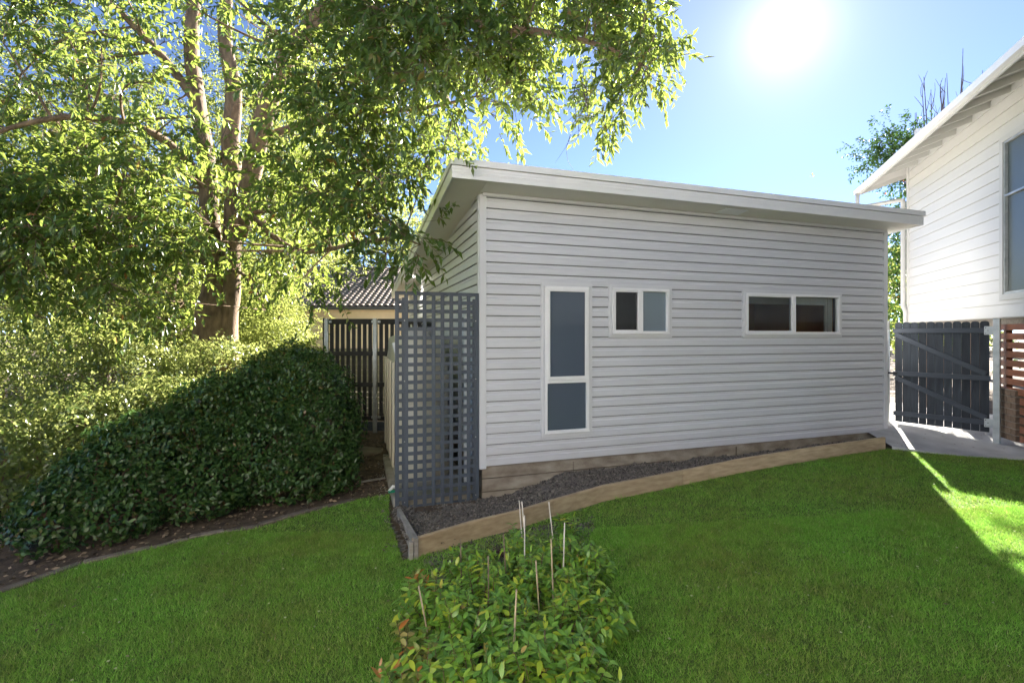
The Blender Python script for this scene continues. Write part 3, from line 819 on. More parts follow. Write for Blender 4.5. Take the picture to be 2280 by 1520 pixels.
# roof ----------------------------------------------------------------
OS, OF, OR_, OB = .50, .50, .24, .5
FH = .235
def roofz(y): return ZTOP - .004 - SLOPE * y
def slab(mb, x0, x1, y0, y1, z0, z1, mat=0):
    vs = []
    for (x, y) in ((x0, y0), (x1, y0), (x1, y1), (x0, y1)): vs.append((x, y, roofz(y) + z0))
    for (x, y) in ((x0, y0), (x1, y0), (x1, y1), (x0, y1)): vs.append((x, y, roofz(y) + z1))
    mb.add(vs, [(0, 3, 2, 1), (4, 5, 6, 7), (0, 1, 5, 4), (1, 2, 6, 5), (2, 3, 7, 6), (3, 0, 4, 7)], mat)
RX0, RX1, RY0, RY1 = -OS, LEN + OR_, -OF, DEP + OB
joints = [RX0 + .02, -.02, 2.62, 5.2, LEN, RX1 - .02]
for a, b in zip(joints[:-1], joints[1:]):
    mb = MB(); slab(mb, a + .0015, b - .0015, RY0 + .02, (RY1 - .02), .012, .03); mb.obj('soffit_sheet', M['soffit'], gb)
mb = MB(); slab(mb, .022, LEN - .03, -.045, -.019, -.03, .010); mb.obj('soffit_mould', M['trim'], gb)
mb = MB(); slab(mb, RX0 + .02, RX1 - .02, RY0 + .02, RY1 - .02, .14, FH - .002); mb.obj('roof_sheet', M['roof_metal'], gb)
def fasc(name, x0, x1, y0, y1, z0, z1, m=None):
    mb = MB(); slab(mb, x0, x1, y0, y1, z0, z1); return mb.obj(name, m or M['fascia'], gb)
fasc('fascia', RX0, RX1, RY0, RY0 + .018, -.012, .142)
mb = MB()
for zz in (.045, .062, .10): slab(mb, RX0 + .002, RX1 - .002, RY0 - .004, RY0 - .0005, zz, zz + .008)
mb.obj('fascia_rib', M['fascia'], gb)
fasc('fascia', RX0, RX0 + .018, RY0 + .0185, RY1, -.012, .142)
fasc('fascia', RX1 - .018, RX1, RY0 + .0185, RY1, -.012, .142)
fasc('roof_flashing', RX0 - .018, RX1 + .03, RY0 - .018, RY0 + .10, .152, FH)
fasc('roof_flashing', RX0 - .018, RX0 + .10, RY0 + .101, RY1, .152, FH)
fasc('roof_flashing', RX1 - .10, RX1 + .03, RY0 + .101, RY1, .152, FH)
fasc('vent_grille', 3.9, 4.35, RY0 + .17, RY0 + .40, .004, .0115, M['frame'])
# the lit downlight in the side eave
DLX, DLY = -.27, 5.9
mb = MB(); n = 20
rz = roofz(DLY)
vs = [(DLX + .055 * math.cos(2 * math.pi * i / n), DLY + .055 * math.sin(2 * math.pi * i / n), rz + .004) for i in range(n)]
mb.add(vs, [tuple(range(n - 1, -1, -1))])
em = bpy.data.materials.new('lit lamp face'); nn, ll, bb = nodes_of(em)
bb.inputs['Emission Color'].default_value = (1, .93, .8, 1); bb.inputs['Emission Strength'].default_value = 6
dl_ = mb.obj('downlight', em, gb)
lp = bpy.data.lights.new('downlight_beam', 'SPOT'); lp.energy = 14; lp.spot_size = R(110); lp.spot_blend = .8; lp.shadow_soft_size = .04; lp.color = (1, .92, .8)
lo = bpy.data.objects.new('downlight_beam', lp); COL.objects.link(lo); lo.parent = gb; lo.location = (DLX, DLY, rz - .02)

# ------------------------------------------------------------------ tank and its slab
sb_ = thing('tank_slab', 'narrow concrete slab with a raised kerb under the water tank', 'slab', BM @ Vector((-.6, 2, 0)), BA)
mb = MB(); mb.bbox(-.58, .57, -1.93, 2.4, -.35, .0, .015); mb.obj('slab', M['slab'], sb_)
tk = thing('water_tank', 'slim beige rainwater tank standing behind the trellis against the building', 'water tank', BM @ Vector((-.66, 2.25, 0)), BA)
def stadium(hx, hy, n=9, inset=0):
    r = hx; out = []
    for k in range(n + 1):
        t = math.pi * k / n; out.append((r * math.cos(t), (hy - r) + r * math.sin(t)))
    for k in range(n + 1):
        t = math.pi + math.pi * k / n; out.append((r * math.cos(t), -(hy - r) + r * math.sin(t)))
    return out
mb = MB()
lv = [(0, .97), (.04, 1), (.5, 1), (.53, .965), (.60, .965), (.63, 1), (1.05, 1), (1.08, .965), (1.15, .965), (1.18, 1), (1.6, 1), (1.78, .9), (1.90, .86), (2.02, .86), (2.12, .8), (2.16, .6)]
n = None; vs = []; fs = []
for z, k in lv:
    st_ = stadium(.42 * k, 1.55 - .40 * (1 - k) * 1.0, 12)
    n = len(st_)
    for i, (x, y) in enumerate(st_):
        rib = 1.0
        vs.append((x * rib, y, z))
for j in range(len(lv) - 1):
    for i in range(n):
        a, b = j * n + i, j * n + (i + 1) % n
        fs.append((a, b, b + n, a + n))
fs.append(tuple(range((len(lv) - 1) * n, len(lv) * n)))
mb.add(vs, fs); mb.obj('body', M['tank'], tk, True)
mb = MB()
for yy in (-.9, -.3, .3, .9): mb.prism([(-.425 if False else 0, 0)] * 0 or [(yy - .10, .1), (yy + .10, .1), (yy + .10, 1.75), (yy - .10, 1.75)], -.445, -.41)
mb.obj('side_rib', M['tank'], tk)
mb = MB(); mb.tube([(0, -.9, 2.1), (0, -.9, 2.24)], .2, 18); mb.obj('lid', M['tank_shade'], tk)
mb = MB(); mb.tube([(.1, -.6, 2.18), (.1, -.6, 2.32), (.15, -.3, 2.36), (.3, -.1, 2.36)], .045, 10); mb.tube([(.1, -.6, 2.24), (.1, -.6, 2.28)], .07, 12); mb.obj('inlet_pipe', M['black_metal'], tk)
mb = MB(); mb.tube([(-.36, -1.0, 1.9), (-.40, -1.0, 2.06)], .05, 8); mb.obj('overflow', M['white_plastic'], tk)
mb = MB(); mb.tube([(.50, -1.9, .05), (.50, -1.9, 2.45)], .04, 10); mb.tube([(.50, -1.9, 1.9), (.50, -1.9, 1.96)], .048, 10)
dp = thing('tank_pipe', 'pale downpipe behind the right edge of the trellis', 'pipe', BM @ Vector((-.62, 2.25, 0)), BA)
mb.obj('pipe', M['white_plastic'], dp)
c = BM @ Vector((-1.16, .28, .02))
fz = thing('hose_fitting', 'small green and white plastic hose fitting on the slab by the trellis foot', 'hose fitting', c, .5)
mb = MB(); mb.bbox(-.07, .05, -.015, .015, 0, .03, .006); mb.obj('nozzle', M['green_plastic'], fz)
mb = MB(); mb.tube([(-.06, 0, .03), (.0, .02, .075), (.06, .0, .06)], [.02, .026, .02], 8); mb.obj('handle', M['white_plastic'], fz)

# ------------------------------------------------------------------ trellis
tx0, tx1 = -1.16, -.03
ty = .0
trt, trb = 2.755, -.13
tl = thing('trellis', 'tall slate blue square lattice trellis screening the tank at the building corner', 'trellis', BM @ Vector((tx0, ty, trb)), BA)
W, H = tx1 - tx0, trt - trb
def strip(x0, x1, y0, y1, z0, z1):
    mb = MB(); mb.bbox(x0, x1, y0, y1, z0, z1, .003); return mb.mesh('slat', M['trellis'])
vm = strip(-.0255, .0255, -.018, -.004, .0, H)
hm = strip(0, W, -.0035, .0105, -.0245, .0245)
for i in range(10):
    link(vm, 'upright_slat', tl, loc=(.0225 + (W - .045) * i / 9, 0, 0))
nh = 25
for i in range(nh):
    link(hm, 'cross_slat', tl, loc=(0, 0, .022 + (H - .044) * i / (nh - 1)))
for xx in (.12, W - .045):
    mb = MB(); mb.bbox(xx - .03, xx + .03, .0115, .055, -.20, H - .08, .004); mb.obj('post', M['trellis'], tl)
    for zz in (.10, .9, 1.7, 2.5):
        mb = MB(); mb.tube([(xx, -.0185, zz), (xx, -.025, zz)], .009, 8); mb.obj('bolt', M['galv'], tl)
mb = MB(); mb.bbox(.085, .155, .005, .06, -.28, -.05, .004); mb.obj('foot_bracket', M['trellis'], tl)
mb = MB(); mb.bbox(W - .08, W - .01, .005, .06, -.24, -.02, .004); mb.obj('foot_bracket', M['trellis'], tl)

# ------------------------------------------------------------------ dark slat fence behind
fx0 = (720 - HX) / F * 10.2
sf = thing('slat_fence', 'near black vertical slat fence on galvanised posts between hedge and building', 'fence', (fx0, 10.2, .16))
FW = -1.63 - fx0
pv = .1155
mb = MB(); mb.bbox(-.037, .037, -.012, .012, .22, 2.34, .003); sm = mb.mesh('slat', M['dark_slat'])
k = 0
while .17 + k * pv < FW - .03:
    link(sm, 'slat', sf, loc=(.17 + k * pv, .02, 0)); k += 1
for (za, zb) in ((2.23, 2.345), (1.57, 1.66), (.92, 1.01), (.215, .30)):
    for (xa, xb) in ((.10, 1.05), (1.15, FW)):
        mb = MB(); mb.bbox(xa, xb, -.03, .006, za, zb, .003); mb.obj('rail', M['dark_slat'], sf)
mb = MB(); mb.bbox(.02, FW, -.02, .02, 0, .185, .004); mb.obj('plinth_board', M['gate_rail'], sf)
mb = MB(); mb.bbox(0, .035, -.04, .04, 0, 2.36, .003); mb.obj('end_stile', M['dark_slat'], sf)
for xx in (.04, 1.055, 2.1):
    mb = MB(); mb.bbox(xx, xx + .085, -.07, -.031, -.15, 2.35, .004); mb.obj('post', M['galv'], sf)
for xx in (.13, 1.02, 1.15):
    for zz in (2.26, .26):
        mb = MB(); mb.bbox(xx, xx + .06, -.045, -.0305, zz, zz + .05, .002); mb.obj('bracket', M['galv'], sf)

# boundary fence of horizontal boards further back
bf = thing('boundary_fence', 'low olive boundary fence of horizontal boards behind the slat fence', 'fence', (-11, 13.6, -.1))
mb = MB(); mb.bbox(0, 2.39, -.01, .01, .0, .145, .006); pm = mb.mesh('board', M['panel_fence'])
mb = MB(); mb.bbox(-.05, .05, -.04, .04, 0, 1.95, .005); qm = mb.mesh('post', M['panel_fence'])
for i in range(5):
    link(qm, 'post', bf, loc=(i * 2.5, 0, 0))
    if i < 4:
        for j in range(12): link(pm, 'board', bf, loc=(i * 2.5 + .055, 0, .06 + j * .152))

# ------------------------------------------------------------------ neighbour's house
NZ = 24.0
nx0, nx1 = (560 - HX) / F * NZ, (985 - HX) / F * NZ
gz = EYE - (682 - HY) / F * NZ
nh_ = thing('neighbour_house', 'cream neighbour house with a brown tiled roof seen past the dark slat fence', 'house', (nx0, NZ, -.1))
NW = nx1 - nx0; g = gz + .1
mb = MB(); mb.box(0, NW, .5, 8, 0, 1.6); mb.obj('brick_wall', M['pinkbrick'], nh_)
for j in range(9):
    mb = MB(); mb.bbox(-.01, NW, .47, .5, 1.6 + j * .2, 1.6 + j * .2 + .19, .01); mb.obj('wall_board', M['cream'], nh_)
mb = MB(); mb.box(0, NW, .51, 8, 1.601, g + .1); mb.obj('wall', M['cream'], nh_)
mb = MB(); mb.bbox(-.4, NW + .3, -.14, -.002, g - .17, g, .02); mb.obj('gutter', M['gutter'], nh_)
mb = MB(); mb.box(-.35, NW + .3, 0, .46, g - .19, g - .16); mb.obj('eave', M['cream'], nh_)
# tiled slope: wavy tiles lapping each other
PR, PC, RS = .31, .30, .46
mb = MB()
prof = [(0, .02), (.04, .045), (.09, .055), (.14, .045), (.18, .015), (.24, .0), (.30, .012)]
vs = []
for yy, dz in ((0, .035), (.34, 0)):
    for (x, z) in prof: vs.append((x, yy, z + dz))
for (x, z) in prof: vs.append((x, .002, z + .035 - .035))
fs = [(i, i + 1, i + 8, i + 7) for i in range(6)] + [(i + 14, i + 15, i + 1, i) for i in range(6)]
mb.add(vs, fs); tm = mb.mesh('roof_tile', M['tile'])
ncol, nrw = 20, 15
sx0 = (690 - HX) / F * NZ - nx0
sa = math.atan(RS)
left_edge = int(sx0 / PC)
for r in range(nrw):
    d = r * PR
    for c in range(ncol):
        o = link(tm, 'roof_tile', nh_, loc=(left_edge * PC + c * PC, -.1 + d * math.cos(sa), g + .0 + d * math.sin(sa)))
        o.rotation_euler = (sa + rng.normal() * .01, 0, 0)
mb = MB()
for r in range(nrw + 6):
    d = r * PR
    for c in range(-2, left_edge if r < nrw else left_edge + ncol + 2):
        Mx = Matrix.Translation((c * PC, -.1 + d * math.cos(sa), g + d * math.sin(sa))) @ Matrix.Rotation(sa, 4, 'X')
        mb.add([Mx @ Vector(v) for v in vs], fs)
mb.obj('roof_tiles_far', M['tile'], nh_, kind='stuff')
mb = MB(); D = (nrw + 6) * PR
mb.prism([(-.1, g - .03), (-.1 + D * math.cos(sa), g - .03 + D * math.sin(sa)), (-.1 + 2 * D * math.cos(sa), g - .03)], -.4, NW + .3)
mb.obj('roof', M['gutter'], nh_)

# ------------------------------------------------------------------ the raised white house on the right
HA = math.atan2(.934, .358)
wh = thing('white_house', 'raised cream white weatherboard house with an open eave on the right', 'house', (8.61, 8.60, 0), HA)
HB, HT, HX0, HX1 = 2.47, 6.30, -14.0, 3.9
bp_ = .222
_w0, _w1, _wz0, _wz1 = -2.2, -.22, 2.87, 5.50     # window opening in wall coordinates
r = 0; z = HB
while z < HT + .1:
    prof = [(0, z + .012), (.024, z + .012), (.024, z + .016), (.012, z + bp_ - .006), (.012, z + bp_ + .001), (0, z + bp_ + .001)]
    spans = [(HX0, HX1)]
    if z + bp_ / 2 > _wz0 and z + bp_ / 2 < _wz1: spans = [(HX0, _w0 - .05), (_w1 + .05, HX1)]
    for a, b in spans:
        mb = MB(); mb.prism(prof, a, b); mb.obj('weatherboard', M['white_board'], wh)
    z += bp_
mb = MB()
mb.box(HX0, _w0, -.12, -.001, HB, HT + .2); mb.box(_w1, HX1, -.12, -.001, HB, HT + .2); mb.box(_w0, _w1, -.12, -.001, HB, _wz0); mb.box(_w0, _w1, -.12, -.001, _wz1, HT + .2)
mb.box(HX1 - .12, HX1 - .002, -8.5, -.121, HB, HT + 1); mb.box(HX0, HX1 - .12, -8.5, -8.4, HB, HT + 1); mb.box(HX0, HX0 + .1, -8.4, -.12, HB, HT + 1)
mb.box(HX0 + .1, HX1 - .121, -8.39, -.121, HB, HB + .15)
mb.obj('wall', M['white_board'], wh)
mb = MB(); mb.bbox(HX1 - .10, HX1 + .03, .0, .035, HB - .02, HT + .1, .004); mb.obj('corner_trim', M['white_trim'], wh)
# window
mb = MB(); frame_ring(mb, _w0 - .13, _w1 + .08, _wz0 - .10, _wz1 + .10, .10, .0, .045)
w = mb.obj('window', M['win_grey'], wh)
mb = MB(); frame_ring(mb, _w0, _w1 - .02, _wz0, _wz1, .035, -.03, .03); mb.bbox(_w0, _w1 - .03, -.028, .028, 4.55, 4.585, .003); mb.obj('sash', M['galv'], w)
mb = MB(); mb.add([(_w0 + .03, -.016, _wz0 + .03), (_w1 - .05, -.016, _wz0 + .03), (_w1 - .05, -.016, _wz1 - .03), (_w0 + .03, -.016, _wz1 - .03)], [(3, 2, 1, 0)]); mb.obj('pane', M['mesh_green'], w)
mb = MB(); mb.box(_w0, _w1, -.5, -.48, _wz0, _wz1); mb.obj('interior', M['roomdark'], w)
# eave: rafters, lining, fascia; roof falls to the edge
EY, EZ, RSL = .80, 6.02, .33
def ez(y): return EZ + (EY - y) * RSL
def epr(y0, y1, z0, z1): return [(y0, ez(y0) + z0), (y1, ez(y1) + z0), (y1, ez(y1) + z1), (y0, ez(y0) + z1)]
XE = 4.92
k = 0; xx = 3.3
while xx > HX0:
    mb = MB(); mb.prism(epr(-.3, EY - .03, .0, .115), xx - .022, xx + .022); mb.obj('rafter', M['white_trim'], wh); xx -= .62
mb = MB(); mb.prism(epr(-4.6, EY - .005, .118, .135), HX0 - .2, HX1 + .02); mb.obj('eave_lining', M['white_trim'], wh)
mb = MB()                                  # corrugated sheet showing under the far gable overhang
nc = 16; vs = []; fs = []
for i in range(nc * 4 + 1):
    x = HX1 + .021 + (XE - HX1 - .03) * i / (nc * 4); zc = .012 * math.sin(i * math.pi / 2)
    vs += [(x, EY - .01, ez(EY) + .125 + zc), (x, -4.6, ez(-4.6) + .125 + zc)]
for i in range(nc * 4): fs.append((2 * i, 2 * i + 1, 2 * i + 3, 2 * i + 2))
mb.add(vs, fs); mb.obj('corrugated_sheet', M['white_trim'], wh)
mb = MB(); mb.prism(epr(-4.6, EY + .03, .14, .165), HX0 - .3, XE + .01); mb.obj('roof_sheet', M['frame'], wh)
mb = MB(); mb.prism([(EY - .005, EZ - .02), (EY + .02, EZ - .02), (EY + .02, EZ + .135), (EY - .005, EZ + .135)], HX0 - .3, XE); mb.obj('fascia', M['white_trim'], wh)
mb = MB(); mb.prism([(EY + .021, EZ + .03), (EY + .10, EZ + .03), (EY + .115, EZ + .13), (EY + .10, EZ + .135), (EY + .09, EZ + .045), (EY + .021, EZ + .045)], HX0 - .3, XE + .01); mb.obj('gutter', M['frame'], wh)
mb = MB(); mb.prism(epr(-4.6, EY, .0, .13), XE - .03, XE); mb.obj('barge_board', M['white_trim'], wh)
mb = MB(); mb.prism([(-4.6, ez(-4.6) + .0), (-4.6, HT - .5), (-.12, HT - .5), (-.12, ez(-.12))], HX1 - .118, HX1 - .003); mb.obj('gable_wall', M['white_board'], wh)
mb = MB(); mb.prism([(-4.62, ez(-4.6) + .165), (-10, EZ - .9), (-10, EZ - .93), (-4.62, ez(-4.6) + .13)], HX0 - .3, XE); mb.obj('roof_sheet', M['frame'], wh)
# the wing of the same house behind the photographer, whose boards the studio windows mirror
WM = Matrix.Translation((HX0, 0, 0)) @ Matrix.Rotation(R(90), 4, 'Z')      # along the wing = local +y of the house
WL = 11.0
z = HB
while z < HT:
    mb = MB(); mb.prism([(-.0, z), (-.020, z + .001), (-.020, z + .004), (-.010, z + bp_ - .008), (-.010, z + bp_ + .002), (0, z + bp_ + .002)], .02, WL, M=WM)
    mb.obj('weatherboard', M['white_board'], wh); z += bp_
mb = MB(); mb.box(0, WL, .001, 6, HB, HT + .1, M=WM); mb.obj('wing', M['white_board'], wh)
mb = MB(); mb.box(-.3, WL + .5, -.7, 6.6, HT + .11, HT + .3, M=WM); mb.obj('wing_roof', M['frame'], wh)
for j in range(13):
    mb = MB(); mb.bbox(.3, WL, -.0, .02, .2 + j * .165, .31 + j * .165, .004, M=WM); mb.obj('screen_slat', M['merbau'], wh)
mb = MB(); mb.box(.3, WL, .3, .4, -.2, HB - .01, M=WM); mb.obj('base_wall', M['mortar'], wh)
# downpipe
px_, py_ = HX1 + .06, .09
mb = MB()
mb.tube([(XE - .12, EY + .05, EZ + .04), (XE - .12, EY + .05, EZ - .28), (XE - .14, EY + .02, EZ - .36), (HX1 + .22, .14, EZ - .40), (px_ + .02, py_, EZ - .44), (px_, py_, EZ - .52), (px_, py_, 2.98), (px_, py_ - .0, 2.9), (px_ - .10, py_ - .02, 2.74), (px_ - .10, py_ - .02, 2.42)], .052, 12)
for zz in (5.35, 3.35): mb.tube([(px_, py_, zz), (px_, py_, zz + .04)], .06, 12)
mb.obj('downpipe', M['white_trim'], wh, True)
# stumps and bearers below the floor
mb = MB(); mb.box(HX0, HX1 - .1, -.35, -.25, HB - .16, HB - .002); mb.obj('bearer', M['mortar'], wh)
for xx in (-4.5, -2.6, -.75, 1.4, 3.4):
    for yy in (-.3, -3.5, -7.5):
        mb = MB(); mb.bbox(xx - .11, xx + .11, yy - .11, yy + .11, -.1, HB - .165, .008); mb.obj('stump', M['brick'], wh)
mb = MB(); mb.box(HX0, HX1, -8.45, -8.3, -.1, HB - .01); mb.obj('base_wall', M['mortar'], wh)

# brick pier and slat screen under the house
GZ = .38
bpier = thing('brick_pier', 'low brown brick pier beside the gate hinge post under the slat screen', 'brick pier', (8.61, 8.60, GZ), HA)
BH, PW = .108, .52
mb = MB(); mb.box(-PW + .012, -.012, -.24, -.012, 0, 8 * BH); mb.obj('mortar', M['mortar'], bpier)
mb = MB(); mb.bbox(0, .245, -.115, 0, 0, BH - .014, .005); b1 = mb.mesh('brick', M['brick'])
mb = MB(); mb.bbox(0, .118, -.115, 0, 0, BH - .014, .005); b2 = mb.mesh('brick', M['brick'])
for r in range(8):
    x = -PW
    seq = [b1, b1] if r % 2 == 0 else [b2, b1, b2]
    for bmsh in seq:
        o = link(bmsh, 'brick', bpier, loc=(x + .003, .0 + rng.normal() * .0015, r * BH + .004)); x += .258 if bmsh is b1 else .131
    x = -.02
    o = link(b2, 'brick', bpier, loc=(0, -.125, r * BH + .004)); o.rotation_euler = (0, 0, R(-90)); o.location = (-.113, -.12, r * BH + .004)
ss = thing('slat_screen', 'oiled red brown horizontal slat screen closing the space under the white house', 'slat screen', (8.61, 8.60, GZ), HA)
ztop = 2.36 - GZ; pz = .155
mb = MB(); mb.bbox(0, 5.2, -.020, .0, 0, .108, .004); s1 = mb.mesh('slat', M['merbau'])
for j in range(8):
    link(s1, 'slat', ss, loc=(-5.22, -.03, ztop - .108 - j * pz))
for j in range(8, 13):
    mb = MB(); mb.bbox(0, 4.66, -.02, 0, 0, .108, .004); link(mb.mesh('slat', M['merbau']), 'slat', ss, loc=(-5.22, -.03, ztop - .108 - j * pz))
for xx in (-.10, -1.4, -2.8, -4.2):
    mb = MB(); mb.bbox(xx - .045, xx + .045, -.14, -.0505, (8 * BH + .005) if xx > -.5 else 0, ztop, .004); mb.obj('post', M['merbau'], ss)

# ------------------------------------------------------------------ the gate
G0 = Vector((7.63, 9.70, .42)); G1 = Vector((8.47, 8.55, .395)); GA = math.atan2(G1.y - G0.y, G1.x - G0.x); GW = (G1 - G0).length
gt = thing('picket_gate', 'charcoal timber gate with scalloped picket tops and two diagonal braces', 'gate', G0, GA)
npk = 11; pw = (GW - .06) / npk
for i in range(npk):
    wd = pw - (.004 if i % 3 else .010)
    top = 2.00 + .004 * math.sin(i * 2.1)
    out = [(-wd / 2, .03), (wd / 2, .03)]
    for k in range(7):
        t = math.pi * k / 6; out.append((wd / 2 * math.cos(t), top - .045 + .045 * math.sin(t) ** .8))
    pr = out
    mb = MB(); nn_ = len(pr)
    vs = [(x, 0, z) for x, z in pr] + [(x, .017, z) for x, z in pr]
    fs = [(k, (k + 1) % nn_, (k + 1) % nn_ + nn_, k + nn_) for k in range(nn_)] + [tuple(range(nn_)), tuple(range(2 * nn_ - 1, nn_ - 1, -1))]
    mb.add(vs, [f[::-1] for f in fs])
    mb.obj('picket', M['gate'], gt).location = (.02 + pw * (i + .5), 0, 0)
def rail(z, x0=.0, x1=GW - .02):
    mb = MB(); mb.bbox(x0, x1, -.036, -.0006, z - .045, z + .045, .004); mb.obj('rail', M['gate_rail'], gt)
rail(1.83); rail(.985); rail(.20)
def brace(xa, za, xb, zb):
    d = Vector((xb - xa, 0, zb - za)); L = d.length
    Mx = Matrix.Translation((xa, 0, za)) @ Matrix.Rotation(-math.atan2(d.z, d.x), 4, 'Y')
    mb = MB(); mb.bbox(0, L, -.0335, -.0008, -.043, .043, .004, M=Mx); mb.obj('brace', M['gate_rail'], gt)
brace(.03, 1.76, GW - .08, 1.06); brace(.03, .91, GW - .08, .28)
for zz in (1.83, .20):
    mb = MB(); mb.bbox(GW - .10, GW + .02, -.045, -.0365, zz - .075, zz + .075, .002)
    h = mb.obj('hinge', M['galv'], gt)
    mb = MB()
    for bx, bz in ((GW - .08, .05), (GW - .05, 0), (GW - .08, -.05)): mb.tube([(bx, -.045, zz + bz), (bx, -.052, zz + bz)], .008, 6)
    mb.obj('screw', M['black_metal'], h)
mb = MB(); mb.bbox(-.10, .07, -.050, -.0365, .97, 1.01, .004); mb.bbox(-.135, -.075, -.055, -.03, .88, 1.06, .006); mb.tube([(-.105, -.06, .885), (-.105, -.085, .91), (-.105, -.06, .945)], .012, 8)
mb.obj('latch', M['black_metal'], gt)
gd = (G1 - G0).normalized()
for nm, P_, lab, hh in (('gate_post', G0 - gd * .115, 'galvanised latch post between the studio corner and the gate', 2.02), ('gate_post', G1 + gd * .055, 'galvanised hinge post of the gate beside the brown slat screen', 2.06)):
    mb = MB(); mb.bbox(-.045, .045, -.045, .045, -.12, hh, .005)
    t = thing(nm, lab, 'gate post', (P_.x, P_.y, G0.z if P_.x < 8 else G1.z), GA)
    mb.obj('post', M['galv'], t)
    mb = MB(); mb.bbox(-.05, .05, -.05, .05, hh, hh + .012, .003); mb.obj('cap', M['galv'], t)
    if P_.x < 8:                       # palings added out of view to keep sun streaks off the lawn
        for i in range(6):
            mb = MB(); mb.bbox(-.16 - i * .125, -.045 - i * .125, .02, .037, .02, 1.95, .003); mb.obj('sun_block_paling', M['gate'], t)

n = 420
x = rng.uniform(-5.5, 8.5, n); y = rng.uniform(2.9, 9.5, n)
kk = inside(LAWN, x, y) & (rng.random(n) < np.clip(.25 - x * .06, .06, 1)); x, y = x[kk], y[kk]
xs = np.concatenate([x, rng.uniform(-1.4, -.6, 60), rng.uniform(6.7, 9, 26)]); ys = np.concatenate([y, rng.uniform(4.9, 6.2, 60), rng.uniform(8.2, 9.6, 26)]); n = len(xs)
a = rng.uniform(0, 6.28, n); L = rng.uniform(.012, .028, n)
zz = zg(xs, ys) + .035; m_ = xs > 6.6; zz[m_] = [path_h(p, q) + .01 for p, q in zip(xs[m_], ys[m_])]; m_ = (xs < -.6) & (xs > -1.45) & (ys > 4.8); zz[m_] += .06
q = np.stack([np.stack([xs + np.cos(a + t) * L * w, ys + np.sin(a + t) * L * w, zz + e], 1) for t, w, e in ((0, 1, 0), (1.57, .4, .006), (3.14, 1, .002), (4.71, .4, .006))], 1).reshape(-1, 3)
o = np_obj('fallen_leaves', q, np.arange(len(q)).reshape(-1, 4), M['litter'], kind='stuff'); o['label'] = 'a few brown fallen leaves on the lawn, bed and path'

# ================================================================== vegetation
def unit(v): return v / np.maximum(np.linalg.norm(v, axis=-1, keepdims=True), 1e-9)
def leaf_tris(P, D, N, L, W, fold=.25, curl=.0):
    """folded leaves, 2 faces each: base, left, tip, right"""
    D = unit(D); S = unit(np.cross(D, N)); U = np.cross(S, D)
    L = L[:, None]; W = W[:, None]
    b = P; t = P + D * L - U * L * curl
    m = P + D * L * .45
    l = m + S * W * .5 + U * W * fold; r = m - S * W * .5 + U * W * fold
    V = np.stack([b, r, t, l], 1).reshape(-1, 3)
    k = np.arange(len(P))[:, None] * 4
    Fx = np.concatenate([k + [0, 1, 2], k + [0, 2, 3]], 1).reshape(-1, 3)
    return V, Fx
def leaf_full(P, D, N, L, W, fold=.22, curl=.18):
    """rounder, curved leaves for near plants"""
    D = unit(D); S = unit(np.cross(D, N)); U = np.cross(S, D)
    out = [P[:, None]]; L = L[:, None, None]; W = W[:, None, None]
    prof = ((.18, .33), (.42, .5), (.72, .34))
    for t, w in prof:
        mid = P[:, None] + D[:, None] * L * t - U[:, None] * L * curl * t * t
        out += [mid + S[:, None] * W * w + U[:, None] * W * fold * w, mid, mid - S[:, None] * W * w + U[:, None] * W * fold * w]
    out.append(P[:, None] + D[:, None] * L - U[:, None] * L * curl)
    V = np.concatenate(out, 1); n = len(P)
    f = [(0, 2, 1), (0, 3, 2)]
    for a in (1, 4): f += [(a, a + 1, a + 4), (a, a + 4, a + 3), (a + 1, a + 2, a + 5), (a + 1, a + 5, a + 4)]
    f += [(7, 8, 10), (8, 9, 10)]
    Fx = np.array(f)[None] + (np.arange(n) * 11)[:, None, None]
    return V.reshape(-1, 3), Fx.reshape(-1, 3)
def curve(a, b, sag=.0, n=5, wob=.0, r=None):
    a, b = Vector(a), Vector(b); out = []
    w1 = Vector(rng.normal(0, 1, 3)) * wob * (b - a).length
    for i in range(n + 1):
        t = i / n
        out.append(a.lerp(b, t) + w1 * math.sin(math.pi * t) + Vector((0, 0, -sag * (b - a).length * (t * t - t))))
    return out

